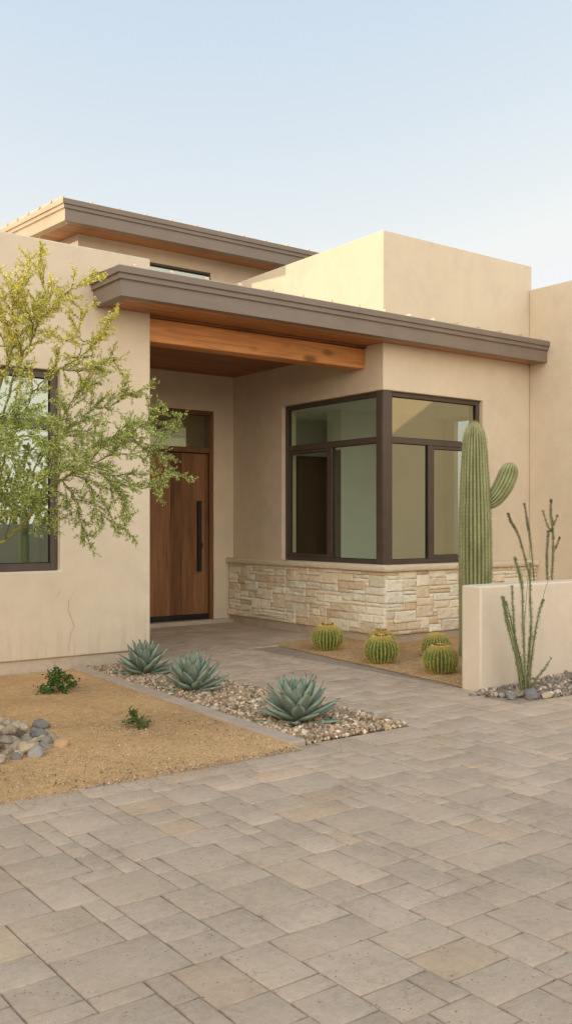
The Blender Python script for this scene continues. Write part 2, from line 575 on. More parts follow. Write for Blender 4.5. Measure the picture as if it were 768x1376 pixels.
# hairline cracks in the render under the left hand window
def crack(pts, w):
    vs, fs = [], []
    pts2 = []
    for i in range(len(pts) - 1):
        a, b = pts[i], pts[i + 1]
        k = 7
        for j in range(k):
            f = j / k
            jit = 0.007 * mnoise.noise(Vector((i + f * 3, a[1] * 9, 1.7)))
            pts2.append((a[0] + (b[0] - a[0]) * f + jit + random.uniform(-.0035, .0035), a[1] + (b[1] - a[1]) * f))
    n = len(pts2)
    for i, (x, z) in enumerate(pts2):
        ww = w * (0.25 + 0.75 * math.sin(math.pi * (i + .5) / n)) * random.uniform(.5, 1.3)
        vs += [(x - ww / 2, 8.7925, z), (x + ww / 2, 8.7925, z)]
    for i in range(n - 1):
        fs.append((2 * i, 2 * i + 1, 2 * i + 3, 2 * i + 2))
    m = MB(); m.add(vs, fs)
    return m.build('crack', M['crack'], house, recalc=False)
crack([(3.985, 0.80), (3.90, 0.69), (3.885, 0.60), (3.925, 0.50), (3.955, 0.44), (3.915, 0.36), (3.895, 0.27), (3.888, 0.15)], 0.0055)
crack([(3.81, 0.80), (3.785, 0.755), (3.755, 0.71)], 0.005)

# ---- windows
def window(axis, plane, u0, u1, v0, v1, tr, mu, sash, gmat, fw=0.055, fd=0.07, mw=0.07, name='window'):
    """frame set behind `plane`; tr = (z0, z1) transom bar; mu = (u0, u1) mullion below it; sash: list of lower cells"""
    def bx(m, a, b, c, d, w0, w1):
        if axis == 'y':
            m.box(a, b, plane + w0, plane + w1, c, d)
        else:
            m.box(plane + w0, plane + w1, a, b, c, d)
    m = MB()
    bx(m, u0, u0 + fw, v0, v1, 0, fd); bx(m, u1 - fw, u1, v0, v1, 0, fd)
    bx(m, u0 + fw, u1 - fw, v0, v0 + fw, 0, fd); bx(m, u0 + fw, u1 - fw, v1 - fw, v1, 0, fd)
    w = m.build(name, M['frame'], house, bevel=0.004)
    m = MB(); bx(m, u0 + fw, u1 - fw, tr[0], tr[1], 0.004, fd - .004)
    m.build('transom_bar', M['frame'], w, bevel=0.004)
    cells = [(u0 + fw, u1 - fw, tr[1], v1 - fw)]
    lows = [(u0 + fw, u1 - fw, v0 + fw, tr[0])]
    if mu:
        m = MB(); bx(m, mu[0], mu[1], v0 + fw, tr[0], 0.002, fd - .002)
        m.build('mullion', M['frame'], w, bevel=0.004)
        lows = [(u0 + fw, mu[0], v0 + fw, tr[0]), (mu[1], u1 - fw, v0 + fw, tr[0])]
    for i, c in enumerate(lows):
        if i in sash:
            s = 0.04
            m = MB()
            bx(m, c[0] + .003, c[0] + s, c[2] + .003, c[3] - .003, .012, .055); bx(m, c[1] - s, c[1] - .003, c[2] + .003, c[3] - .003, .012, .055)
            bx(m, c[0] + s, c[1] - s, c[2] + .003, c[2] + s, .012, .055); bx(m, c[0] + s, c[1] - s, c[3] - s, c[3] - .003, .012, .055)
            m.build('sash', M['frame'], w, bevel=0.003)
            c = (c[0] + s, c[1] - s, c[2] + s, c[3] - s)
        cells.append(c)
    for c in cells:
        m = MB()
        a, b, cc, d = c
        wv = 0.035
        q = [(a, cc), (b, cc), (b, d), (a, d)]
        m.add([(p, plane + wv, z) if axis == 'y' else (plane + wv, p, z) for p, z in q], [(0, 1, 2, 3)])
        m.build('pane', gmat, w, recalc=False)
        # black glazing gasket just inside the frame
        m = MB(); g = 0.008
        bx(m, a, a + g, cc, d, wv - .012, wv - .002); bx(m, b - g, b, cc, d, wv - .012, wv - .002)
        bx(m, a + g, b - g, cc, cc + g, wv - .012, wv - .002); bx(m, a + g, b - g, d - g, d, wv - .012, wv - .002)
        m.build('gasket', M['seal'], w)
    return w

window('y', 8.865, 1.7, 3.81, 0.985, 2.945, (2.37, 2.46), None, (), M['glass_mirror'], fw=0.075)
WZ0, WZ1 = 0.945, 3.060
window('x', 7.86, 8.64, 10.55, WZ0, WZ1, (2.435, 2.505), (9.55, 9.62), (1,), M['glass'])
window('y', 8.56, 7.95, 9.57, WZ0, WZ1, (2.435, 2.505), (8.63, 8.70), (1,), M['glass_front'])
mb = MB(); mb.box(7.812, 7.95, 8.512, 8.64, WZ0, WZ1)
mb.build('corner_post', M['frame'], house, bevel=0.004)
mb = MB(); mb.box(7.8085, 7.824, 8.53, 8.62, WZ0 + .001, WZ1 - .001); mb.box(7.835, 7.93, 8.5085, 8.524, WZ0 + .001, WZ1 - .001)
mb.build('post_cover', M['frame'], house, bevel=0.003)

# ---- porch back wall with the door
mb = MB()
panel(mb, 'y', 11.75, 0.30, 4.8, 7.8, 0.03, 3.7, [(6.10, 7.456, -1, 3.08)])
mb.build('wall', M['stucco_wing'], house, merge=True, bevel=0.010)
mb = MB(); mb.box(4.8, 7.8, 11.66, 12.0, -0.1, 0.055)
mb.build('threshold', M['concrete'], house, bevel=0.006)

mb = MB(); mb.box(6.165, 7.388, 11.805, 11.86, 0.135, 2.455)
door = mb.build('door', M['door_wood'], house, bevel=0.004)
mb = MB(); mb.box(6.10, 6.155, 11.768, 11.93, 0.056, 3.08); mb.box(7.396, 7.456, 11.768, 11.93, 0.056, 3.08)
mb.box(6.155, 7.396, 11.768, 11.93, 3.02, 3.08); mb.box(6.155, 7.396, 11.775, 11.92, 2.47, 2.545)
mb.build('door_frame', M['frame_wood'], door, bevel=0.004)
mb = MB(); mb.box(6.158, 7.394, 11.80, 11.87, 0.056, 0.132)
mb.build('kick_plate', M['black'], door, bevel=0.003)
mb = MB(); mb.box(7.3882, 7.3952, 11.81, 11.87, 0.06, 2.468); mb.box(6.1555, 7.3875, 11.815, 11.87, 2.4555, 2.4695)
mb.build('door_seal', M['seal'], door)
mb = MB(); mb.add([(6.155, 11.84, 2.545), (7.396, 11.84, 2.545), (7.396, 11.84, 3.02), (6.155, 11.84, 3.02)], [(0, 1, 2, 3)])
mb.build('transom_pane', M['glass_front'], door, recalc=False)
mb = MB(); mb.box(7.187, 7.243, 11.735, 11.775, 0.755, 1.77)
hd = mb.build('handle', M['black'], door, bevel=0.004)
for z in (0.86, 1.66):
    mb = MB(); mb.box(7.205, 7.228, 11.762, 11.805, z, z + .03)
    mb.build('handle_bracket', M['black'], hd)
mb = MB(); mb.tube([(7.272, 11.805, 1.13), (7.272, 11.785, 1.13)], [.024, .022], 16)
mb.box(7.25, 7.292, 11.795, 11.804, 1.085, 1.17)
mb.build('lock', M['black'], door, smooth=40)
mb = MB(); mb.box(5.4, 7.7, 12.9, 13.0, 0.06, 3.6); mb.box(7.65, 7.75, 12.06, 12.9, 0.06, 3.6); mb.box(5.4, 5.5, 12.06, 12.9, 0.06, 3.6); mb.box(5.4, 7.65, 12.06, 12.9, 3.45, 3.55)
mb.build('interior_wall', M['interior'], house)

# ---- wing: corner room with parapet
mb = MB()
panel(mb, 'x', 7.8, 0.25, 8.5, 12.248, 0.0, 4.99, [(8.4, 10.55, 0.94, 3.062), (8.75, 8.75, 0, 0)])
panel(mb, 'y', 8.5, 0.25, 8.05, 10.56, 0.0, 4.99, [(8.0, 9.57, 0.94, 3.062)])
mb.build('wall', M['stucco_wing'], house, merge=True, bevel=0.012)
mb = MB(); mb.box(10.31, 10.56, 8.752, 12.2, 3.4, 4.99)
mb.build('wall', M['stucco_wing'], house)
mb = MB(); mb.box(8.05, 10.31, 8.75, 12.2, 3.9, 4.0)
mb.build('flat_roof', M['roof'], house)
# room seen through the corner window
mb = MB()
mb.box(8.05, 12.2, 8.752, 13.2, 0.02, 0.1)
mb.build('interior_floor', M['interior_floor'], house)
mb = MB()
panel(mb, 'y', 12.9, 0.1, 8.052, 12.1, 0.1, 3.25, [(9.75, 10.95, 0.0, 2.55)])
mb.box(9.74, 12.1, 11.6, 11.95, 0.1, 3.25)
panel(mb, 'x', 12.1, 0.1, 8.752, 13.2, 0.1, 3.25, [(8.85, 11.4, 0.2, 3.2)])   # unseen opening added in the far wall to let daylight in
mb.build('interior_wall', M['interior'], house)
mb = MB(); mb.box(9.70, 11.0, 12.93, 13.05, 0.1, 2.6)
mb.box(9.70, 9.76, 12.86, 12.895, 0.1, 2.6); mb.box(10.94, 11.0, 12.86, 12.895, 0.1, 2.6); mb.box(9.735, 9.739, 11.6, 11.95, 0.1, 2.62); mb.box(9.76, 10.94, 12.86, 12.895, 2.53, 2.6)  # thin strip darkens the partition end: shade put in as colour
mb.build('interior_door_and_shade', M['interior_dark'], house)
mb = MB(); mb.box(8.052, 12.2, 8.752, 13.2, 3.25, 3.35)
mb.build('interior_ceiling', M['interior'], house)
mb = MB(); mb.box(9.95, 10.02, 11.592, 11.599, 0.42, 0.53)
mb.build('outlet', M['interior'], house, bevel=.002)

# ---- wing at the right, coming forward
mb = MB(); mb.box(10.5, 15.0, 2.6, 8.498, -0.1, 4.652)
mb.build('wall', M['stucco_wing'], house, bevel=0.014)

# ---- tall volume behind, with clerestory window
mb = MB()
panel(mb, 'y', 12.25, 0.25, 5.56, 9.6, 3.6, 5.52, [(6.62, 7.72, 4.60, 5.245)])
mb.box(5.56, 5.81, 12.502, 17.5, 3.6, 5.8)
mb.box(9.35, 9.6, 12.502, 17.5, 3.6, 5.8); mb.box(5.82, 9.34, 17.25, 17.5, 3.6, 5.8)
mb.build('clerestory_wall', M['stucco_wing'], house, merge=True, bevel=0.010)
window('y', 12.268, 6.62, 7.72, 4.60, 5.245, (4.64, 4.66), None, (), M['glass_mirror'], fw=0.03)
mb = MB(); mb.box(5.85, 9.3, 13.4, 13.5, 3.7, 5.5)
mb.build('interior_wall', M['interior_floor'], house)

# ---- roofs
PROF = [(0.155, 0.0), (0.045, 0.0), (0.045, 0.150), (0.040, 0.1505), (0.040, 0.158), (0.022, 0.160), (0.022, 0.206), (0.016, 0.2065), (0.016, 0.211), (0.0, 0.213), (0.0, 0.272), (0.006, 0.279), (0.155, 0.279)]

def roof_edge(rt, xc, yc, z0, xr, yb, slope):
    m = MB()
    n = len(PROF)
    vs = []
    stations = [(xr, None), (None, None), (None, yb)]
    for i in range(3):
        for (o, z) in PROF:
            if i == 0:
                vs.append((xr, yc + o, z0 + z + slope * o))
            elif i == 1:
                vs.append((xc + o, yc + o, z0 + z + slope * o))
            else:
                vs.append((xc + o, yb, z0 + z + slope * (yb - yc)))
    fs = []
    for s in (0, 1):
        for i in range(n):
            j = (i + 1) % n
            fs.append((s * n + i, s * n + j, (s + 1) * n + j, (s + 1) * n + i))
    fs += [tuple(range(n)), tuple(range(3 * n - 1, 2 * n - 1, -1))]
    m.add(vs, fs)
    m.m = [1 if (slope and n <= k < 2 * n) else 0 for k in range(len(fs))]  # sloped roof's side faces take the lighter colour in place of sun
    m.build('fascia', [M['fascia'], M['fascia_sunlit']], rt)

def sheet(m, x0, x1, y0, y1, zf, th):
    vs = []
    for z in (0, th):
        vs += [(x0, y0, zf(y0) + z), (x1, y0, zf(y0) + z), (x1, y1, zf(y1) + z), (x0, y1, zf(y1) + z)]
    m.add(vs, [(0, 3, 2, 1), (4, 5, 6, 7), (0, 1, 5, 4), (1, 2, 6, 5), (2, 3, 7, 6), (3, 0, 4, 7)])

def seams(parent, xs, y0, y1fn, zf):
    for x in xs:
        m = MB()
        y1 = y1fn(x)
        vs = []
        for (xx, zz) in ((x - .011, 0), (x + .011, 0), (x + .011, .034), (x - .011, .034)):
            vs += [(xx, y0, zf(y0) + zz), (xx, y1, zf(y1) + zz)]
        m.add(vs, [(0, 2, 4, 6), (1, 7, 5, 3), (0, 1, 3, 2), (2, 3, 5, 4), (4, 5, 7, 6), (6, 7, 1, 0)])
        m.build('roof_seam', M['roof'], parent)

zf = lambda y: 3.898 + 0.035 * (y - 8.145)
mb = MB()
sheet(mb, 4.125, 10.494, 8.16, 8.492, zf, 0.006)
sheet(mb, 4.125, 7.796, 8.492, 8.79, zf, 0.006)
sheet(mb, 4.802, 7.796, 8.79, 12.245, zf, 0.006)
pr = mb.build('porch_roof', M['roof'], house)
roof_edge(pr, 4.11, 8.145, 3.618, 10.494, 8.793, 0.0)
seams(pr, [4.32 + .405 * i for i in range(16)], 8.19, lambda x: 8.49 if x > 7.8 else (8.79 if x < 4.8 else 12.24), lambda y: zf(y) + .007)
mb = MB(); mb.box(8.9, 10.493, 8.44, 8.493, 3.93, 3.975)
mb.build('flashing', M['roof'], pr)
mb = MB()
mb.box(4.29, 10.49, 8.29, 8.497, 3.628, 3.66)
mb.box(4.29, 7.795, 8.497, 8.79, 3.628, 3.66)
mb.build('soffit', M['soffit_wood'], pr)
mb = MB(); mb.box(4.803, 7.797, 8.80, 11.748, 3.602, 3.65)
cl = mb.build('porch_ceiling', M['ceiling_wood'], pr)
mb = MB(); mb.tube([(6.9, 10.1, 3.601), (6.9, 10.1, 3.592)], [.062, .058], 24)
mb.build('recessed_light', M['black'], cl, smooth=40)
mb = MB(); mb.box(4.803, 7.797, 8.83, 9.06, 3.352, 3.6)
mb.build('beam', M['beam_wood'], house, bevel=0.012)

zu = lambda y: 5.672 + 0.062 * (y - 11.6)
mb = MB(); sheet(mb, 5.075, 9.95, 11.62, 17.9, zu, 0.006)
ur = mb.build('clerestory_roof', M['roof'], house)
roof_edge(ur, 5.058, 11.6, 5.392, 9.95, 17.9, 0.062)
seams(ur, [5.09 + .405 * i for i in range(12)], 11.66, lambda x: 17.85, lambda y: zu(y) + .007)
for i in range(15):
    y = 12.0 + .4 * i
    mb = MB(); mb.box(5.06, 5.10, y, y + .03, zu(y) + .005, zu(y) + .045)
    mb.build('seam_clip', M['roof'], ur)
mb = MB()
sheet(mb, 5.21, 9.94, 11.75, 12.248, lambda y: 5.406 + .062 * (y - 11.6), 0.03)
sheet(mb, 5.21, 5.558, 12.248, 17.85, lambda y: 5.406 + .062 * (y - 11.6), 0.03)
mb.build('soffit', M['soffit_wood'], ur)

# ---- stone wainscot under the corner window
def ashlar(nu, nv, sizes, seed):
    r = random.Random(seed)
    g = [[0] * nu for _ in range(nv)]
    out = []
    for j in range(nv):
        for i in range(nu):
            if g[j][i]:
                continue
            fit = []
            for (w, h, p) in sizes:
                if i + w <= nu and j + h <= nv and all(not g[j + b][i + a] for a in range(w) for b in range(h)):
                    fit.append((w, h, p))
            if not fit:
                fit = [(1, 1, 1)]
            w, h, _ = r.choices(fit, [f[2] for f in fit])[0]
            for a in range(w):
                for b in range(h):
                    g[j + b][i + a] = 1
            out.append((i, j, w, h))
    return out

STONE_COLS = [(0.74, 0.64, 0.51), (0.79, 0.70, 0.58), (0.71, 0.585, 0.44), (0.76, 0.66, 0.53), (0.66, 0.495, 0.345), (0.80, 0.73, 0.62), (0.72, 0.60, 0.46), (0.69, 0.535, 0.385), (0.78, 0.70, 0.59)]

def stone_face(name, axis, plane, ua, ub, za, zb, seed, parent):
    """split-face stones; uses a fine grid so that every face is rough"""
    sizes = [(3, 2, 5), (4, 2, 6), (5, 2, 5), (6, 2, 2), (2, 2, 2), (2, 3, 1.5), (3, 3, 3), (4, 3, 3), (5, 3, 2), (5, 1, 4), (6, 1, 4), (4, 1, 5), (3, 1, 4), (4, 4, .6)]
    nu = round((ub - ua) / 0.074)
    nv = 16
    du, dv = (ub - ua) / nu, (zb - za) / nv
    r = random.Random(seed)
    m = MB()
    for (i, j, w, h) in ashlar(nu, nv, sizes, seed):
        a, b = ua + i * du, ua + (i + w) * du
        c, d = za + j * dv, za + (j + h) * dv
        g = 0.0020
        a += g * r.uniform(.5, 1.6); b -= g * r.uniform(.5, 1.6); c += g * r.uniform(.5, 1.5); d -= g * r.uniform(.5, 1.5)
        m.col = tuple(x * r.uniform(.985, 1.015) * 1.12 for x in r.choice(STONE_COLS))
        k = r.uniform(.87, 1.09)
        m.col = tuple(x * k * q for x, q in zip(m.col, (1.0, 1.05, 1.06)))
        ru, rv = max(3, int((b - a) / .014)), max(3, int((d - c) / .012))
        off = r.uniform(-.005, .006)
        tu, tv = r.uniform(-.010, .010), r.uniform(-.008, .008)
        so = Vector((r.uniform(0, 99), r.uniform(0, 99), r.uniform(0, 99)))
        vs = []
        for q in range(rv + 1):
            for p in range(ru + 1):
                fu, fv = p / ru, q / rv
                u, v = a + (b - a) * fu, c + (d - c) * fv
                e = min(fu * (b - a), (1 - fu) * (b - a), fv * (d - c), (1 - fv) * (d - c))
                n1 = mnoise.noise(Vector((u * 13, v * 17, 0)) + so)
                n2 = mnoise.noise(Vector((u * 45, v * 50, 3)) + so)
                dp = off + tu * (fu - .5) + tv * (fv - .5) + .009 * n1 + .006 * n2
                rim = p in (0, ru) or q in (0, rv)
                dp -= .009 * max(0, 1 - e / .011)
                if rim:
                    u += .003 * n2; v += .003 * n1
                vs.append((u, plane - dp, v) if axis == 'y' else (plane - dp, u, v))
        fs = []
        W = ru + 1
        for q in range(rv):
            for p in range(ru):
                fs.append((q * W + p, q * W + p + 1, (q + 1) * W + p + 1, (q + 1) * W + p))
        # skirt back to the wall
        ring = list(range(W)) + [q * W + ru for q in range(1, rv + 1)] + [rv * W + p for p in range(ru - 1, -1, -1)] + [q * W for q in range(rv - 1, 0, -1)]
        nb = len(vs)
        for q in ring:
            x, y, z = vs[q]
            vs.append((x, plane + .05, z) if axis == 'y' else (plane + .05, y, z))
        L = len(ring)
        for q in range(L):
            fs.append((ring[q], nb + q, nb + (q + 1) % L, ring[(q + 1) % L]))
        m.add(vs, fs)
    return m.build(name, M['stone'], parent, smooth=35)

mb = MB(); mb.box(7.738, 7.8, 8.398, 11.745, 0.09, 0.868); mb.box(7.738, 10.497, 8.398, 8.499, 0.09, 0.867)
wains = mb.build('stone_wainscot', M['mortar'], house)
stone_face('stonework', 'x', 7.70, 8.362, 11.73, 0.105, 0.868, 11, wains)
stone_face('stonework', 'y', 8.36, 7.712, 10.495, 0.105, 0.868, 23, wains)
mb = MB(); mb.box(7.735, 7.7985, 8.395, 11.75, -0.1, 0.098); mb.box(7.735, 10.498, 8.395, 8.4985, -0.1, 0.0979)
mb.build('footing', M['concrete'], wains)

def ledge():
    """rough-edged capstone course, mitred at the corner"""
    m = MB()
    prof = [(0.0, .871), (-.008, .878), (-.010, .90), (-.009, .93), (0.0, .944), (.02, .947), (.16, .947), (.16, .871)]
    def sweep(pts):
        st = []
        for (fx, fy, seed) in pts:
            ring = []
            for k, (o, z) in enumerate(prof):
                nz = 0 if k > 5 else .006 * mnoise.noise(Vector((fx(0) * 24, fy(0) * 24, z * 40))) + .003 * mnoise.noise(Vector((fx(0) * 90, fy(0) * 90, z * 120)))
                ring.append((fx(o + nz), fy(o + nz), z + (nz * .4 if k < 6 else 0)))
            st.append(ring)
        vs = [p for r_ in st for p in r_]
        n = len(prof)
        fs = []
        for s in range(len(st) - 1):
            for i in range(n):
                j = (i + 1) % n
                fs.append((s * n + i, s * n + j, (s + 1) * n + j, (s + 1) * n + i))
        fs += [tuple(range(n)), tuple(range(len(vs) - 1, len(vs) - 1 - n, -1))]
        m.add(vs, fs)
    P0 = (7.665, 8.325)
    left = [((lambda o, y=y: P0[0] + o), (lambda o, y=y: y), 0) for y in np.arange(11.748, P0[1] + .19, -.02)]
    corner = [((lambda o: P0[0] + o), (lambda o: P0[1] + o), 0)]
    right = [((lambda o, x=x: x), (lambda o, x=x: P0[1] + o), 0) for x in np.arange(P0[0] + .19, 10.498, .02)]
    sweep(left + corner + right)
    m.col = (0.60, 0.515, 0.40)
    m.c = [(0.70, 0.595, 0.455)] * len(m.v)
    return m.build('ledge', M['stone'], wains, smooth=50)
ledge()

# ---- garden wall standing on its own
mb = MB(); mb.box(6.222, 10.498, 5.55, 5.775, -0.1, 0.908)
gw = mb.build('garden_wall', M['stucco_pale'], None, loc=(8.36, 5.66, 0), bevel=0.018, seg=3)
tag(gw, 'low pale stucco garden wall in front of the saguaro, ending at the path', 'garden wall')
# ================================================================== GROUND
def structure(o):
    o['kind'] = 'structure'
    return o

mb = MB()
S = 400
mb.add([(-S, -S, -0.09), (S, -S, -0.09), (S, S, -0.09), (-S, S, -0.09)], [(0, 1, 2, 3)])
structure(mb.build('ground', M['desert'], recalc=False))

# decomposed-granite bed at the left (gently uneven), with a sandy lip over the paving
def dg_bed(name, x0, x1, y0, y1, step, zb, amp, edge):
    xs = np.arange(x0, x1 + 1e-6, step); ys = np.arange(y0, y1 + 1e-6, step)
    V = []
    for y in ys:
        for x in xs:
            V.append(edge(x, y, zb + amp * mnoise.noise(Vector((x * .9, y * .9, 5))) + amp * .35 * mnoise.noise(Vector((x * 4, y * 4, 9)))))
    w = len(xs)
    F = [(j * w + i, j * w + i + 1, (j + 1) * w + i + 1, (j + 1) * w + i) for j in range(len(ys) - 1) for i in range(w - 1)]
    return structure(np_mesh(name, V, F, M['sand']))

def kerb_x(y):
    return 3.715 + (y - 4.9) * 0.055

def e1(x, y, z):
    yy = y
    if y < 4.88:
        yy = 4.79 + .03 * mnoise.noise(Vector((x * 3.1, 0, 0))) + .02 * mnoise.noise(Vector((x * 11, 2, 0)))
        z = -0.004
    elif y < 4.96:
        z = 0.006 + 0.3 * abs(z)
    if x > kerb_x(4.93) and y < 5.0:
        x = kerb_x(4.93) + .02
    return (x, yy, max(z, -0.004) if y < 5.1 else z)
dg_bed('gravel_yard', -9.0, 3.96, 4.86, 8.84, 0.05, 0.006, 0.012, e1)

# bed of the barrel cacti: sand spilling a little over the path
def cb_left(y):
    return 6.30 + (y - 5.86) * 0.1145 + .018 * mnoise.noise(Vector((y * 3, 4, 0))) + .012 * mnoise.noise(Vector((y * 12, 4, 0)))
def e2(x, y, z):
    if x < 6.24:
        return (cb_left(y), y, -0.002)
    if x < 6.31:
        return (cb_left(y) + .05, y, 0.006)
    f = (x - 6.3) / (10.5 - 6.3)
    lx = cb_left(y) + .06
    return (lx + (10.52 - lx) * f, y, z + .004)
dg_bed('cactus_bed', 6.21, 10.52, 5.70, 9.21, 0.05, 0.008, 0.008, e2)

# concrete edging
mb = MB()
ys = [4.93 + i * (8.79 - 4.93) / 5 for i in range(6)]
for a, b in zip(ys, ys[1:]):
    a += .002; b -= .002
    w = .125
    mb.add([(kerb_x(a), a, -.06), (kerb_x(a) + w, a, -.06), (kerb_x(b) + w, b, -.06), (kerb_x(b), b, -.06),
            (kerb_x(a), a, .028), (kerb_x(a) + w, a, .028), (kerb_x(b) + w, b, .028), (kerb_x(b), b, .028)],
           [(0, 3, 2, 1), (4, 5, 6, 7), (0, 1, 5, 4), (1, 2, 6, 5), (2, 3, 7, 6), (3, 0, 4, 7)])
kerb = mb.build('kerb', M['kerb'], None, loc=(3.86, 6.8, 0), bevel=0.006)
tag(kerb, 'low grey concrete edging strip between the sandy yard and the pebble bed', 'kerb')

# soil under pebbles
mb = MB()
mb.add([(3.80, 4.93, -0.012), (4.84, 4.93, -0.012), (4.84, 8.83, -0.012), (3.80, 8.83, -0.012)], [(0, 1, 2, 3)])
mb.add([(6.0, 4.98, -0.010), (10.5, 4.98, -0.010), (10.5, 5.56, -0.010), (6.0, 5.56, -0.010)], [(0, 1, 2, 3)])
structure(mb.build('soil', M['joint'], recalc=False))

# pavers -----------------------------------------------------------------
U = 0.097
SZ = [(3, 2, 6), (2, 3, 4), (3, 3, 4), (2, 2, 6), (4, 3, 3), (4, 2, 3), (3, 1, 1.5), (2, 1, 2), (1, 2, 1.2)]
PAVE = [tuple((q * .38 + m * .62) * 1.42 for q, m in zip(c, (.372, .280, .205))) for c in [(0.335, 0.275, 0.225), (0.355, 0.295, 0.245), (0.315, 0.26, 0.215), (0.345, 0.28, 0.225), (0.29, 0.24, 0.20), (0.375, 0.305, 0.245), (0.33, 0.275, 0.235)]]
PAVE_WARM = [(0.54, 0.40, 0.28), (0.52, 0.385, 0.275), (0.53, 0.41, 0.30)]

def pave(name, x0, x1, y0, y1, inside, seed, border=None):
    r = random.Random(seed)
    nx, ny = int(round((x1 - x0) / U)), int(round((y1 - y0) / U))
    free = [[inside(x0 + (i + .5) * U, y0 + (j + .5) * U) for i in range(nx)] for j in range(ny)]
    V, F, C = [], [], []

    def stone(a, b, c, d):
        g = .0022
        a += g + r.uniform(0, .0014); b -= g + r.uniform(0, .0014); c += g + r.uniform(0, .0014); d -= g + r.uniform(0, .0014)
        dz = r.uniform(-.0018, .0014); tx, ty = r.uniform(-.004, .004), r.uniform(-.004, .004)
        col = r.choice(PAVE_WARM) if r.random() < .07 else r.choice(PAVE)
        k = r.uniform(.94, 1.07)
        col = tuple(q * k for q in col)
        base = len(V)
        mx, my = (a + b) / 2, (c + d) / 2
        for (e, z) in ((0, -.03), (0.0, -.0045), (.0022, -.0012), (.006, 0.0)):
            for (x, y) in ((a + e, c + e), (b - e, c + e), (b - e, d - e), (a + e, d - e)):
                V.append((x, y, z + dz + (tx * (x - mx) + ty * (y - my) if z > -.02 else 0)))
                C.append(col if z > -.02 else tuple(q * .6 for q in col))
        for s in range(3):
            for q in range(4):
                F.append((base + s * 4 + q, base + s * 4 + (q + 1) % 4, base + s * 4 + 4 + (q + 1) % 4, base + s * 4 + 4 + q))
        F.append((base + 12, base + 13, base + 14, base + 15))
    for j in range(ny):
        for i in range(nx):
            if not free[j][i]:
                continue
            fit = []
            for (w, h, p) in SZ:
                if i + w <= nx and j + h <= ny and all(free[j + q][i + p_] for p_ in range(w) for q in range(h)):
                    fit.append((w, h, p))
            w, h, _ = r.choices(fit, [f[2] for f in fit])[0] if fit else (1, 1, 1)
            for p_ in range(w):
                for q in range(h):
                    free[j + q][i + p_] = False
            stone(x0 + i * U, x0 + (i + w) * U, y0 + j * U, y0 + (j + h) * U)
    if border:
        for b in border:
            stone(*b)
    o = np_mesh(name, V, F, M['paver'], col=np.array(C), smooth=False)
    return structure(o)

YB = 4.80                      # front line of the planting beds
BW = 0.20
bord = []
x = -7.0
rr = random.Random(3)
while x < 4.74:
    w = rr.choice([.235, .30, .354, .30])
    x2 = min(x + w, 4.79)
    if 4.79 - x2 < .1:
        x2 = 4.79
    bord.append((x, x2, YB - BW + .03, YB + .13 if x > 3.6 else YB + .05))
    x = x2
yd1 = YB - BW + .03
yd0 = yd1 - U * 96
pave('driveway', -7.0, 13.0 + .006, yd0, yd1, lambda x, y: True, 5, bord)
yp0 = yd1
pave('path', 4.79, 4.79 + U * 61, yp0, yp0 + U * 75, lambda x, y: (x < 6.05 or y < 4.99 or (y > 5.45 and x < 6.24)) and (x < (6.42 + (y - 5.86) * .1145) if y > 5.45 else True)
     or (y > 9.14 and x < 7.75), 9)
mb = MB()
mb.add([(-7, yd0, -.0085), (13, yd0, -.0085), (13, YB + .12, -.0085), (-7, YB + .12, -.0085)], [(0, 1, 2, 3)])
mb.add([(4.79, YB + .125, -.0085), (6.5, YB + .125, -.0085), (6.85, 9.1, -.0085), (4.79, 9.1, -.0085)], [(0, 1, 2, 3)])
mb.add([(4.79, 9.1, -.0085), (7.75, 9.1, -.0085), (7.75, 11.8, -.0085), (4.79, 11.8, -.0085)], [(0, 1, 2, 3)])
structure(mb.build('joint_sand', M['joint'], recalc=False))

# pebbles ------------------------------------------------------------------
PEB = np.array([1.0, .90, .78]) * .98 * np.array([(0.42, 0.33, 0.25), (0.50, 0.43, 0.35), (0.32, 0.25, 0.20), (0.58, 0.52, 0.45), (0.40, 0.28, 0.19), (0.24, 0.20, 0.17), (0.46, 0.34, 0.24), (0.52, 0.42, 0.31), (0.36, 0.32, 0.28), (0.66, 0.61, 0.54)])
bases1 = [lumpy(1, .55, s) for s in range(6)]
bases2 = [lumpy(2, .5, s + 20) for s in range(5)]

def pebble_bed(name, label, n, sampler, smin, smax, pal, bases, zjit=.012, kind='stuff', parent=None, z0=0.0):
    pos = np.array([sampler() for _ in range(n)])
    s = smin + (smax - smin) * rng.random(n) ** 2.2
    scl = s[:, None] * np.stack([rng.uniform(.8, 1.35, n), rng.uniform(.7, 1.1, n), rng.uniform(.5, .85, n)], 1)
    pos[:, 2] += s * .25 + rng.uniform(-.4, 1, n) * zjit + z0
    cols = pal[rng.integers(0, len(pal), n)] * rng.uniform(.55, 1.35, (n, 1))
    V, F, C = scatter(bases, pos, scl, rand_rot(n), cols)
    o = np_mesh(name, V, F, M['pebble'], col=C)
    if kind:
        o['kind'] = kind
    if label:
        o['label'] = label; o['category'] = 'gravel'
    return o

def samp_bed():
    while True:
        y = random.uniform(4.94, 8.80)
        x = random.uniform(3.8, 4.86)
        if x > kerb_x(y) + .128 and x < 4.785 + max(0, (y - 6.5)) * .03:
            m = .010 * math.sin(x * 7) * math.sin(y * 5)
            return (x, y, m)
pebble_bed('pebbles', 'mixed tan and brown pebbles covering the bed around the three agaves', 13500, samp_bed, .007, .022, PEB, bases1)
o = pebble_bed('pebbles', 'larger cobble gravel scattered over the agave bed', 420, samp_bed, .016, .034, PEB, bases2, .006)
o['label'] = 'larger pale stones scattered among the small pebbles of the agave bed'

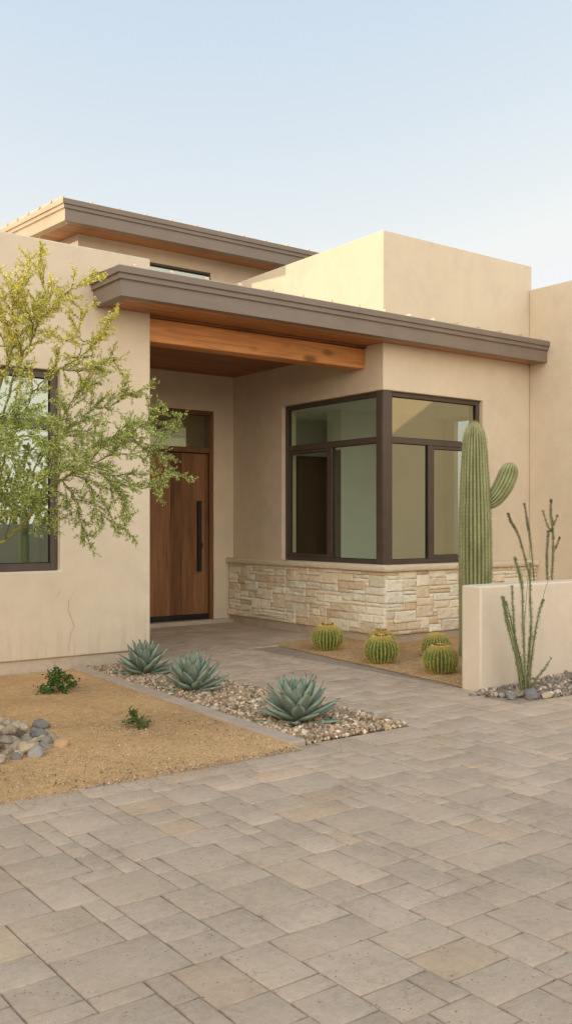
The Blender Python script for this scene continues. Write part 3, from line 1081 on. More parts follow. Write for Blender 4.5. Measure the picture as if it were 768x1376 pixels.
def samp_oc():
    while True:
        x = random.uniform(6.02, 9.2); y = random.uniform(4.99, 5.55)
        if y > 5.50 - (x - 6.05) * 1.0 - .05 and (x > 6.2 or y < 5.52):
            return (x, y, .03 * max(0, min(1, (x - 6.3))) * max(0, (y - 4.98) / .55))
DK = np.array([(0.30, 0.24, 0.19), (0.22, 0.18, 0.155), (0.40, 0.32, 0.25), (0.17, 0.145, 0.13), (0.48, 0.40, 0.32), (0.34, 0.25, 0.18), (0.27, 0.235, 0.21)])
o = pebble_bed('pebbles', None, 3600, samp_oc, .011, .034, DK, bases1, .014)
o['label'] = 'dark and tan pebbles along the foot of the low garden wall'; o['category'] = 'gravel'

# loose grit over the sand
GR = np.array([(0.50, 0.34, 0.19), (0.58, 0.42, 0.26), (0.40, 0.26, 0.14), (0.62, 0.50, 0.36), (0.34, 0.23, 0.14), (0.46, 0.36, 0.27)])
octa = (np.array([(1, 0, 0), (-1, 0, 0), (0, 1, 0), (0, -1, 0), (0, 0, 1), (0, 0, -1)], float) * .9, np.array([(0, 2, 4), (2, 1, 4), (1, 3, 4), (3, 0, 4), (2, 0, 5), (1, 2, 5), (3, 1, 5), (0, 3, 5)]))
def samp_dg():
    while True:
        y = 4.80 + 4.0 * random.random() ** 1.5
        x = random.uniform(-.8, 3.9)
        if x < kerb_x(y) - .005:
            dens = .55 + .9 * mnoise.noise(Vector((x * 1.7, y * 1.7, 3)))
            if y < 5.5: dens += .35
            if random.random() < dens:
                return (x, y, .012 * mnoise.noise(Vector((x * .9, y * .9, 5))) + .004)
o = pebble_bed('grit', None, 26000, samp_dg, .0022, .0075, GR, [octa], .001)
o['label'] = 'loose tan grit scattered over the sandy yard'; o['category'] = 'gravel'
# coarser pale grit near the front edge, and grains kicked out on to the paving
def samp_front():
    while True:
        y = 4.80 + 1.5 * random.random() ** 1.6
        x = random.uniform(-.6, 3.8)
        if x < kerb_x(y) - .01 and random.random() < .6 + .8 * mnoise.noise(Vector((x * 2.3, y * 2.3, 8))):
            return (x, y, .008)
o = pebble_bed('grit', None, 3000, samp_front, .003, .008, GR * .88, bases1[:3], .001)
o['label'] = 'coarser pale grit along the front edge of the sandy yard'; o['category'] = 'gravel'
def samp_spill():
    if random.random() < .6:
        return (random.uniform(-.6, 4.6), 4.80 - abs(random.gauss(0, .11)), 0)
    if random.random() < .5:
        y = random.uniform(5.7, 9.1)
        return (cb_left(y) - abs(random.gauss(0, .08)), y, 0)
    return (random.uniform(-1, 7), random.uniform(1.2, 5.0), 0)
o = pebble_bed('grit', None, 1500, samp_spill, .0018, .0052, GR * 1.1, [octa], .0005)
o['label'] = 'stray grains of grit lying on the paving'; o['category'] = 'gravel'
def samp_cb():
    while True:
        x = random.uniform(6.28, 8.6); y = random.uniform(5.72, 9.18)
        if x > cb_left(y) + .01 and (x < 7.70 or y < 8.35):
            return (x, y, .010)
o = pebble_bed('grit', None, 9000, samp_cb, .003, .008, GR, [octa], .001)
o['label'] = 'loose tan grit around the golden barrel cacti'; o['category'] = 'gravel'

# river rocks heaped in the yard -----------------------------------------------
ROCK_MESH = []
for s in range(9):
    v, f = lumpy(3, .42, s + 40)
    me = bpy.data.meshes.new('river_rock')
    me.from_pydata([tuple(p) for p in v], [], [tuple(q) for q in f])
    set_smooth(me)
    me.materials.append(M['rock'])
    ROCK_MESH.append(me)
RC = [(0.29, 0.245, 0.20), (0.40, 0.32, 0.23), (0.46, 0.365, 0.26), (0.20, 0.18, 0.165), (0.50, 0.405, 0.29), (0.39, 0.315, 0.245), (0.30, 0.255, 0.21), (0.43, 0.34, 0.25)]

def tint(c):
    k = random.uniform(.8, 1.2)
    return tuple(q * k for q in c)

def rock(loc, size, col, label, group, name='river_rock', mesh=None, rz=None):
    o = bpy.data.objects.new(name, mesh or random.choice(ROCK_MESH))
    COL.objects.link(o)
    o.location = loc
    o.scale = size
    o.rotation_euler = (random.uniform(-.25, .25), random.uniform(-.25, .25), random.uniform(0, 6.28) if rz is None else rz)
    o.color = (*col, 1)
    return tag(o, label, 'rock', group)

G1 = 'rounded river rocks heaped on the sandy yard'
L1 = 'rounded grey or tan river rock in the heap on the sandy yard'
placed = []
rocks = [((2.515, 5.79), .050, (0.56, 0.335, 0.185), 'orange-tan river rock at the right edge of the heap'),
         ((2.50, 6.13), .056, (0.185, 0.185, 0.19), 'dark blue-grey river rock standing at the top right of the heap'),
         ((2.28, 5.78), .062, (0.50, 0.385, 0.26), 'large tan river rock in the middle of the heap'),
         ((2.62, 6.40), .056, (0.20, 0.185, 0.17), 'dark brown-grey flat river rock at the far right of the heap'),
         ((2.29, 5.66), .056, (0.33, 0.30, 0.265), 'grey river rock shaped like a bean at the front of the heap')]
for (p, s, c, lab) in rocks:
    rock((p[0], p[1], s * .42), (s * 1.15, s * .95, s * .72), c, lab, G1)
    placed.append((*p, s))
tries = 0
while len(placed) < 215 and tries < 30000:
    tries += 1
    a = random.uniform(0, 6.283); q = math.sqrt(random.random())
    x, y = 1.95 + .64 * q * math.cos(a), 6.20 + .60 * q * math.sin(a)
    s = random.uniform(.024, .047)
    if any(math.hypot(x - b[0], y - b[1]) < (s + b[2]) * .86 for b in placed):
        continue
    z = s * .4 + .03 * max(0, 1 - q)
    rock((x, y, z), (s * random.uniform(1.0, 1.35), s * random.uniform(.85, 1.05), s * random.uniform(.62, .85)),
         tint(random.choice(RC)), L1, G1)
    placed.append((x, y, s))
for i in range(60):     # second layer in the hollows
    a = random.uniform(0, 6.283); q = math.sqrt(random.random()) * .8
    s = random.uniform(.024, .04)
    rock((1.95 + .6 * q * math.cos(a), 6.2 + .52 * q * math.sin(a), .085 + .03 * (1 - q)), (s * 1.25, s, s * .75),
         tint(random.choice(RC)), L1, G1)

# bigger stones in front of the garden wall
for (p, s, c, lab) in [((6.36, 5.125), (.078, .055, .048), (0.19, 0.185, 0.19), 'dark grey boulder at the foot of the front ocotillo'),
                       ((6.20, 5.20), (.055, .042, .034), (0.24, 0.23, 0.225), 'grey stone left of the dark boulder by the front ocotillo'),
                       ((6.47, 5.05), (.046, .036, .03), (0.50, 0.40, 0.30), 'pale tan stone right of the dark boulder by the front ocotillo'),
                       ((7.45, 5.42), (.085, .055, .05), (0.17, 0.155, 0.145), 'dark brown boulder against the garden wall at the right edge of the photo'),
                       ((7.20, 5.25), (.06, .046, .04), (0.30, 0.27, 0.24), 'grey-brown stone in the pebbles near the right edge of the photo'),
                       ((6.62, 5.06), (.042, .036, .028), (0.55, 0.46, 0.36), 'cream stone at the front edge of the pebble strip by the garden wall')]:
    rock((p[0], p[1], s[2] * .6), s, c, lab, 'larger stones by the garden wall')
# ================================================================== PLANTS
def agave(name, label, loc, size, rz, seed, n=46):
    r = random.Random(seed)
    V, F, C = [], [], []
    for i in range(n):
        f = i / (n - 1)                     # 0 outermost .. 1 heart
        az = rz + i * 2.39996 + r.uniform(-.12, .12)
        el = R(8 + 76 * f ** 0.85) + r.uniform(-.06, .06)
        L = size * (1.0 - .08 * f) * r.uniform(.92, 1.06)
        if f > .86:
            L *= 1 - (f - .86) * 2.2
        W = size * (.30 - .06 * f) * r.uniform(.92, 1.08)
        d = Vector((math.cos(az), math.sin(az), 0))
        side = Vector((-math.sin(az), math.cos(az), 0))
        p = Vector((0, 0, .035 * size + .20 * size * f)) + d * .035 * size
        N = 11
        base = len(V)
        e = el - R(10) * (1 - f)
        tone = r.uniform(.88, 1.12)
        for k in range(N + 1):
            t = k / N
            w = W * (.66 + .34 * math.sin(t / .58 * math.pi / 2)) if t < .58 else W * max(0.02, 1 - ((t - .58) / .42) ** 1.55)
            w = max(w, .0022)
            e2 = e + R(26) * (1 - f * .7) * t * t
            up = (Vector((0, 0, 1)) * math.cos(e2) - d * math.sin(e2))
            th = .055 * size * (1 - t) ** .7 + .002
            gut = w * .22 * (1 - .3 * t)
            c = (0.25, 0.315, 0.25)
            c = tuple(q * tone * (.72 + .42 * t if t < .7 else 1.02) for q in c)
            ce = tuple(q * 1.18 for q in c)
            if k >= N:
                c = ce = (0.06, 0.035, 0.025)
            for (a, o, cc) in ((-.5, gut, ce), (-.27, gut * .25, c), (0, 0, c), (.27, gut * .25, c), (.5, gut, ce), (.3, -th * .6, c), (0, -th, c), (-.3, -th * .6, c)):
                V.append(p + side * (w * a) + up * o)
                C.append(tuple(q * (0.8 if o < 0 else 1) for q in cc))
            st = L / N
            p = p + (d * math.cos(e2) + Vector((0, 0, 1)) * math.sin(e2)) * st
        for k in range(N):
            for q in range(8):
                a, b = base + k * 8 + q, base + k * 8 + (q + 1) % 8
                F.append((a, b, b + 8, a + 8))
    V = np.array([v[:] for v in V]) + np.array(loc)
    o = np_mesh(name, V, F, M['agave'], None, loc, np.array(C))
    tag(o, label, 'agave', 'blue agaves in the pebble bed')
    return o

agave('agave', 'spiky blue-green agave nearest the wall corner, at the far end of the pebble bed', (4.37, 8.12, -.01), .325, 0.4, 1, 38)
agave('agave', 'rounded blue-green agave in the middle of the pebble bed', (4.27, 7.06, -.01), .32, 1.7, 5, 44)
agave('agave', 'blue-green agave nearest the driveway, at the pointed front end of the pebble bed', (4.22, 5.52, -.01), .335, 2.9, 12, 42)


def ribbed(path, radii, nribs, per, depth, colA, colB, seed, close=True, depth_fn=None):
    """ribbed cactus body along a path; returns V, F, C and areole points (pos, normal)"""
    path = [Vector(p) for p in path]
    n = len(path)
    S = nribs * per
    V, F, C, A = [], [], [], []
    t0 = (path[1] - path[0]).normalized()
    a = t0.cross(Vector((.3, .9, .1))).normalized()
    so = seed * 3.7
    for i in range(n):
        t = (path[min(i + 1, n - 1)] - path[max(i - 1, 0)]).normalized()
        a = (a - t * a.dot(t)).normalized()
        b = t.cross(a)
        for k in range(S):
            w = 2 * math.pi * k / S
            ph = (k % per) / per
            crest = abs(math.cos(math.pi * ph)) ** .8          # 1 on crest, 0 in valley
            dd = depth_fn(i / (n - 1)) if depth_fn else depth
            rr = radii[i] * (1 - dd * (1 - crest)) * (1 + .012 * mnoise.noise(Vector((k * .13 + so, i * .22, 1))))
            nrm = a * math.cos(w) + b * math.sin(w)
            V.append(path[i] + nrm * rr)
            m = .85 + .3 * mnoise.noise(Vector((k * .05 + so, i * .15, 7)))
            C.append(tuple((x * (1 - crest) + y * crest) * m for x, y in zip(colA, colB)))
            if k % per == 0 and radii[i] > 1e-3:
                A.append((path[i] + nrm * rr, nrm, t))
    for i in range(n - 1):
        for k in range(S):
            l = (k + 1) % S
            F.append((i * S + k, i * S + l, (i + 1) * S + l, (i + 1) * S + k))
    return [v[:] for v in V], F, C, A


def spines(A, nper, lo, hi, wid, cols, seed, flat=.9):
    r = random.Random(seed)
    V, F, C = [], [], []
    for (p, nrm, t) in A:
        s = t.cross(nrm)
        for _ in range(nper):
            d = (nrm * r.uniform(.25, 1.0) + s * r.uniform(-1, 1) * flat + t * r.uniform(-1, 1) * flat).normalized()
            L = r.uniform(lo, hi)
            q = d.cross(Vector((r.uniform(-1, 1), r.uniform(-1, 1), r.uniform(-1, 1)))).normalized() * wid
            b = len(V)
            V += [(p + q)[:], (p - q)[:], (p + d * L)[:]]
            c = r.choice(cols)
            C += [c, c, tuple(x * 1.15 for x in c)]
            F.append((b, b + 1, b + 2))
    return V, F, C


# saguaro behind the garden wall
def saguaro(loc, label):
    X0, Y0, _ = loc
    rootE = thing('saguaro_cactus', label, 'cactus', loc)
    zs, rs = [], []
    prof = [(0, .168), (.4, .172), (.8, .176), (1.1, .178), (1.35, .176), (1.6, .170), (1.68, .163), (1.85, .158), (2.0, .150), (2.06, .144), (2.22, .136), (2.34, .124), (2.42, .108), (2.48, .082), (2.52, .05), (2.538, .02), (2.542, .0015)]
    def rad(z):
        for (a, ra), (b, rb) in zip(prof, prof[1:]):
            if a <= z <= b:
                return ra + (rb - ra) * (z - a) / (b - a)
        return .0015
    zl = list(np.arange(-.05, 2.30, .04)) + [2.32, 2.35, 2.38, 2.41, 2.435, 2.46, 2.48, 2.50, 2.515, 2.527, 2.535, 2.540, 2.542]
    path = [(X0 + .006 * math.sin(z * 2.1), Y0, z) for z in zl]
    radii = [rad(max(0, z)) for z in zl]
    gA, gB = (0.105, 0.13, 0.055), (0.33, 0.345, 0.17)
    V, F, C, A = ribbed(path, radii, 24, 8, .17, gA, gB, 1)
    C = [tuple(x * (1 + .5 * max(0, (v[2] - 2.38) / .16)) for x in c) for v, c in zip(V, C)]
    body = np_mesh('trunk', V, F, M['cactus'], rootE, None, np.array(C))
    cols = [(0.50, 0.44, 0.31), (0.42, 0.36, 0.25), (0.33, 0.27, 0.19)]
    sv, sf, sc = spines(A, 5, .014, .034, .0014, cols, 2)
    np_mesh('spines', sv, sf, M['spine'], body, None, np.array(sc), smooth=False)
    # one arm
    pts = [(.12, 1.655), (.165, 1.675), (.21, 1.715), (.25, 1.765), (.285, 1.82), (.315, 1.875), (.34, 1.93), (.36, 1.985), (.374, 2.03), (.383, 2.06), (.389, 2.08), (.392, 2.092), (.393, 2.098)]
    rad2 = [.055, .078, .092, .099, .103, .105, .105, .102, .092, .076, .052, .025, .0015]
    # resample smoothly
    P, Q = [], []
    for i in range(len(pts) - 1):
        for j in range(3):
            f = j / 3
            P.append(tuple(pts[i][k] + (pts[i + 1][k] - pts[i][k]) * f for k in (0, 1)))
            Q.append(rad2[i] + (rad2[i + 1] - rad2[i]) * f)
    P.append(pts[-1]); Q.append(rad2[-1])
    path = [(X0 + .80 * s, Y0 - .60 * s, z) for s, z in P]
    V, F, C, A = ribbed(path, Q, 16, 8, .16, gA, gB, 4)
    C = [tuple(x * (1 + .6 * max(0, (v[2] - 2.0) / .1)) for x in c) for v, c in zip(V, C)]
    arm = np_mesh('arm', V, F, M['cactus'], rootE, None, np.array(C))
    sv, sf, sc = spines(A, 3, .010, .022, .001, cols, 3)
    np_mesh('spines', sv, sf, M['spine'], arm, None, np.array(sc), smooth=False)
    return rootE

sag = saguaro((7.755, 7.0, 0), 'tall ribbed green saguaro cactus with one stubby arm behind the low garden wall')


def barrel(loc, rad, label, seed, ring):
    X0, Y0, Z0 = loc
    r = random.Random(seed)
    rt = thing('barrel_cactus', label, 'cactus', loc, 'golden barrel cacti in the sandy bed')
    n = 26
    zl, rl = [], []
    H = rad * 1.76
    for i in range(n):
        th = -1.05 + (1.05 + math.pi / 2) * i / (n - 1)
        c, s = math.cos(th), math.sin(th)
        rl.append(max(.002, rad * abs(c) ** .82))
        zl.append(H * .5 + H * .5 * (abs(s) ** 1.15) * (1 if s > 0 else -1))
    zmin = zl[0]
    path = [(X0, Y0, Z0 + z - zmin * .8) for z in zl]
    top = path[-1][2]
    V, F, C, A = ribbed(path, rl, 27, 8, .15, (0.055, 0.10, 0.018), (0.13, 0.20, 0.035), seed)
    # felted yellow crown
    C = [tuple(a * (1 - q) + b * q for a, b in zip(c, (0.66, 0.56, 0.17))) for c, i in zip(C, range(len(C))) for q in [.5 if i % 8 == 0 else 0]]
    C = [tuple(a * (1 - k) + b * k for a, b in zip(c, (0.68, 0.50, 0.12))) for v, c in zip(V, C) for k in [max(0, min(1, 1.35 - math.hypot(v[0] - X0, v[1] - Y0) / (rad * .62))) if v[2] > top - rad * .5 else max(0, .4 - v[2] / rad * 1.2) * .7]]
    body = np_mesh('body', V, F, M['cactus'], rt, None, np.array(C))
    A2 = [A[k] for k in range(len(A))]
    cols = [(0.70, 0.56, 0.22), (0.62, 0.47, 0.15), (0.78, 0.66, 0.34), (0.50, 0.36, 0.12)]
    sv, sf, sc = spines(A2, 7, .012, .032, .0016, cols, seed)
    B = []
    for _ in range(420):
        a, q = r.uniform(0, 6.283), rad * .52 * math.sqrt(r.random())
        B.append((Vector((X0 + q * math.cos(a), Y0 + q * math.sin(a), top - .24 * q * q / rad - .003)), Vector((math.cos(a) * .4, math.sin(a) * .4, 1)).normalized(), Vector((-math.sin(a), math.cos(a), 0))))
    v2, f2, c2 = spines(B, 4, .012, .026, .0015, [(0.80, 0.66, 0.24), (0.70, 0.52, 0.14), (0.86, 0.76, 0.42)], seed + 9)
    o = len(sv)
    np_mesh('spines', sv + v2, sf + [tuple(i + o for i in f) for f in f2], M['spine'], rt, None, np.array(sc + c2), smooth=False)
    if ring:
        m = MB()
        k = 15
        for i in range(k):
            a = 2 * math.pi * i / k + r.uniform(-.12, .12)
            q = rad * .30 * r.uniform(.9, 1.1)
            p = Vector((X0 + q * math.cos(a), Y0 + q * math.sin(a), top - .012))
            d = Vector((math.cos(a) * .35, math.sin(a) * .35, 1)).normalized()
            m.col = r.choice([(0.16, 0.07, 0.02), (0.24, 0.12, 0.035), (0.10, 0.045, 0.015)])
            s = r.uniform(.85, 1.2)
            m.tube([p, p + d * .010 * s, p + d * .022 * s, p + d * .027 * s], [.007, .0105, .0095, .004], 7)
        m.col = (0.66, 0.50, 0.16)
        for i in range(16):
            a, q = r.uniform(0, 6.28), rad * .2 * math.sqrt(r.random())
            p = Vector((X0 + q * math.cos(a), Y0 + q * math.sin(a), top - .004))
            m.tube([p, p + Vector((0, 0, .01)), p + Vector((0, 0, .018))], [.008, .009, .003], 6)
        m.build('flower_ring', M['bark'], rt, smooth=60)
    return rt

barrel((6.86, 8.41, 0.0), .178, 'golden barrel cactus standing alone at the left, close to the path end', 1, True)
barrel((7.16, 7.84, 0.0), .160, 'golden barrel cactus mostly hidden behind the middle one, before the stone corner', 2, True)
barrel((6.66, 7.29, 0.0), .176, 'golden barrel cactus in the middle, at the front of the overlapping pair', 3, True)
barrel((7.41, 7.24, 0.0), .158, 'golden barrel cactus with a plain fuzzy yellow crown and no flower ring', 4, False)
barrel((6.67, 6.46, 0.0), .168, 'golden barrel cactus nearest the end of the garden wall', 5, True)


def ocotillo(name, label, base, stems, seed, leafc, group=None, dens=1.0):
    r = random.Random(seed)
    rt = thing(name, label, 'ocotillo', base, group)
    m = MB()
    V, F, C = [], [], []
    for (pts, r0, r1, leafy, bare) in stems:
        # smooth the polyline
        P = [Vector(p) for p in pts]
        Q = []
        for i in range(len(P) - 1):
            for j in range(6):
                f = j / 6
                p0, p1, p2, p3 = P[max(i - 1, 0)], P[i], P[i + 1], P[min(i + 2, len(P) - 1)]
                Q.append(.5 * ((2 * p1) + (p2 - p0) * f + (2 * p0 - 5 * p1 + 4 * p2 - p3) * f * f + (3 * p1 - p0 - 3 * p2 + p3) * f ** 3))
        Q.append(P[-1])
        n = len(Q)
        m.col = (0.19, 0.15, 0.10) if not leafy else (0.20, 0.21, 0.11)
        m.tube(Q, [.70 * (r0 + (r1 - r0) * i / (n - 1)) * (1 + .13 * math.sin(i * 2.4)) for i in range(n)], 7)
        # leaves in close tufts along the stem
        if not leafy:
            continue
        L = sum((Q[i + 1] - Q[i]).length for i in range(n - 1))
        cnt = int(L * 900 * dens)
        for _ in range(cnt):
            f = bare + (1 - bare) * r.random()
            x = f * (n - 1); i = min(int(x), n - 2)
            p = Q[i].lerp(Q[i + 1], x - i)
            t = (Q[i + 1] - Q[i]).normalized()
            a = t.cross(Vector((r.uniform(-1, 1), r.uniform(-1, 1), r.uniform(-1, 1)))).normalized()
            if math.sin(f * L * 210 + 3 * math.sin(f * 31)) < -.8:
                continue
            d = (a + t * r.uniform(.2, .9)).normalized()
            s = d.cross(t).normalized()
            ln, w = r.uniform(.010, .017), r.uniform(.003, .0055)
            o = p + a * (r0 + (r1 - r0) * f) * .8
            b = len(V)
            nn = d.cross(s) * w * .5
            V += [o[:], (o + d * ln * .5 + s * w + nn)[:], (o + d * ln)[:], (o + d * ln * .5 - s * w + nn)[:]]
            k = r.uniform(.7, 1.3)
            c = tuple(q * k for q in leafc)
            C += [c] * 4
            F.append((b, b + 1, b + 2, b + 3))
    st = m.build('stems', M['bark'], rt, smooth=60)
    np_mesh('leaves', V, F, M['leaf'], rt, None, np.array(C), smooth=False)
    return rt

bx, by = 6.505, 5.30
ocotillo('ocotillo', 'leafy green ocotillo fanning up from the pebbles in front of the low garden wall', (bx, by, 0), [
    ([(bx - .045, by, 0), (6.40, 5.29, .25), (6.29, 5.27, .52), (6.20, 5.26, .72), (6.145, 5.25, .84)], .012, .006, True, .04),
    ([(bx - .035, by + .02, 0), (6.42, 5.33, .28), (6.33, 5.34, .55), (6.285, 5.34, .70), (6.268, 5.34, .83)], .011, .005, True, .05),
    ([(bx - .02, by - .02, 0), (6.44, 5.26, .30), (6.37, 5.22, .62), (6.34, 5.20, .88), (6.28, 5.18, 1.03), (6.19, 5.16, 1.17)], .013, .006, True, .04),
    ([(bx, by, 0), (6.46, 5.31, .25), (6.40, 5.33, .50), (6.39, 5.34, .70), (6.385, 5.35, .92)], .010, .006, True, .1),
    ([(bx + .015, by - .02, 0), (6.51, 5.26, .35), (6.49, 5.23, .60), (6.44, 5.20, .88), (6.415, 5.18, 1.12)], .013, .006, True, .04),
    ([(bx + .02, by + .02, 0), (6.53, 5.33, .35), (6.55, 5.35, .55), (6.60, 5.37, .80), (6.66, 5.40, 1.0)], .006, .0025, False, 0),
    ([(bx + .04, by, 0), (6.57, 5.29, .28), (6.61, 5.28, .52), (6.655, 5.27, .70), (6.69, 5.26, .79)], .012, .006, True, .04),
    ([(6.68, 5.265, .76), (6.71, 5.26, .87), (6.765, 5.25, .99)], .004, .002, False, 0),
    ([(bx + .05, by - .02, 0), (6.60, 5.26, .12), (6.67, 5.23, .20), (6.73, 5.21, .29)], .007, .003, True, .15),
    ([(bx, by + .03, 0), (6.48, 5.36, .3), (6.44, 5.40, .6), (6.40, 5.43, .78)], .009, .004, True, .1),
    ([(bx + .01, by, 0), (6.54, 5.31, .2), (6.56, 5.31, .38), (6.575, 5.31, .46)], .009, .004, True, .1)],
    3, (0.28, 0.36, 0.13))
ocotillo('ocotillo', 'dark thin ocotillo with two bare-looking stems leaning left behind the garden wall', (7.90, 6.30, 0), [
    ([(7.90, 6.3, 0), (7.85, 6.3, .5), (7.80, 6.3, .87), (7.70, 6.3, 1.15), (7.60, 6.3, 1.36), (7.50, 6.3, 1.47), (7.462, 6.3, 1.55)], .013, .006, True, .1),
    ([(7.91, 6.3, 0), (7.885, 6.3, .5), (7.864, 6.3, .87), (7.80, 6.3, 1.3), (7.76, 6.3, 1.45), (7.711, 6.3, 1.65)], .013, .006, True, .1)],
    5, (0.09, 0.115, 0.045), dens=.7)
ocotillo('ocotillo', 'dark forked ocotillo at the far right behind the garden wall', (8.14, 6.30, 0), [
    ([(8.14, 6.3, 0), (8.145, 6.3, .5), (8.152, 6.3, .87), (8.17, 6.3, 1.15), (8.165, 6.3, 1.40), (8.13, 6.3, 1.56), (8.14, 6.3, 1.70)], .016, .008, True, .1),
    ([(8.165, 6.3, 1.36), (8.10, 6.3, 1.40), (8.04, 6.3, 1.50), (8.0, 6.3, 1.58)], .010, .006, True, .05),
    ([(8.165, 6.3, 1.42), (8.20, 6.3, 1.46), (8.246, 6.3, 1.53)], .009, .005, True, .05),
    ([(8.17, 6.3, 1.13), (8.22, 6.3, 1.20), (8.281, 6.3, 1.30)], .006, .003, True, .4),
    ([(8.07, 6.3, 0), (8.072, 6.3, .86), (8.07, 6.3, 1.12), (8.095, 6.3, 1.37)], .012, .007, True, .1)],
    6, (0.09, 0.115, 0.045), dens=.75)


# small shrubs in the yard
def shrub(name, label, loc, rad, h, n, lsz, col, seed, twigs=8):
    r = random.Random(seed)
    rt = thing(name, label, 'shrub', loc, None)
    m = MB(); V, F, C = [], [], []
    for i in range(n):
        a = r.uniform(0, 6.283)
        q = rad * (r.random() ** .6)
        z = h * (1 - (q / rad) ** 1.6) * r.uniform(.5, 1.15) + .015
        tip = Vector((loc[0] + q * math.cos(a) * 1.15, loc[1] + q * math.sin(a), loc[2] + z))
        mid = Vector((loc[0] + q * .5 * math.cos(a), loc[1] + q * .5 * math.sin(a), loc[2] + z * .7))
        m.col = (0.15, 0.10, 0.05)
        m.tube([(loc[0] + r.uniform(-.01, .01), loc[1] + r.uniform(-.01, .01), loc[2] - .01), mid, tip], [.004, .003, .0015], 5)
        for k in range(26):
            f = r.random() ** .6
            p = (mid.lerp(tip, f * 1.05)) + Vector((r.gauss(0, .014), r.gauss(0, .014), r.gauss(0, .012)))
            d = Vector((r.uniform(-1, 1), r.uniform(-1, 1), r.uniform(-.1, 1))).normalized()
            s = d.cross(Vector((r.uniform(-1, 1), r.uniform(-1, 1), r.uniform(-1, 1)))).normalized()
            nn = d.cross(s)
            L, w = lsz * r.uniform(.7, 1.2), lsz * r.uniform(.28, .42)
            b = len(V)
            V += [p[:], (p + d * L * .35 + s * w + nn * w * .4)[:], (p + d * L * .75 + s * w * .8 + nn * w * .3)[:], (p + d * L)[:], (p + d * L * .75 - s * w * .8 + nn * w * .3)[:], (p + d * L * .35 - s * w + nn * w * .4)[:]]
            kk = r.uniform(.6, 1.4)
            C += [tuple(x * kk for x in col)] * 6
            F += [(b, b + 1, b + 2, b + 3), (b, b + 3, b + 4, b + 5)]
    m.col = (0.30, 0.23, 0.15)
    for i in range(twigs):
        a = r.uniform(0, 6.283); q = rad * r.uniform(.7, 1.25)
        m.tube([(loc[0], loc[1], loc[2]), (loc[0] + q * .6 * math.cos(a), loc[1] + q * .6 * math.sin(a), loc[2] + .02), (loc[0] + q * math.cos(a), loc[1] + q * math.sin(a), loc[2] + .008)], [.003, .002, .001], 4)
    m.build('stems', M['bark'], rt, smooth=60)
    np_mesh('leaves', V, F, M['leaf'], rt, None, np.array(C), smooth=False)

shrub('creeping_shrub', 'low dark green leafy shrub on the sand by the wall foot', (3.34, 7.72, 0), .21, .20, 26, .025, (0.075, 0.15, 0.03), 4)
shrub('weed_tuft', 'tiny pale green weed with dry twigs in the middle of the sandy yard', (3.20, 6.06, 0), .10, .11, 13, .022, (0.13, 0.19, 0.055), 8, 26)


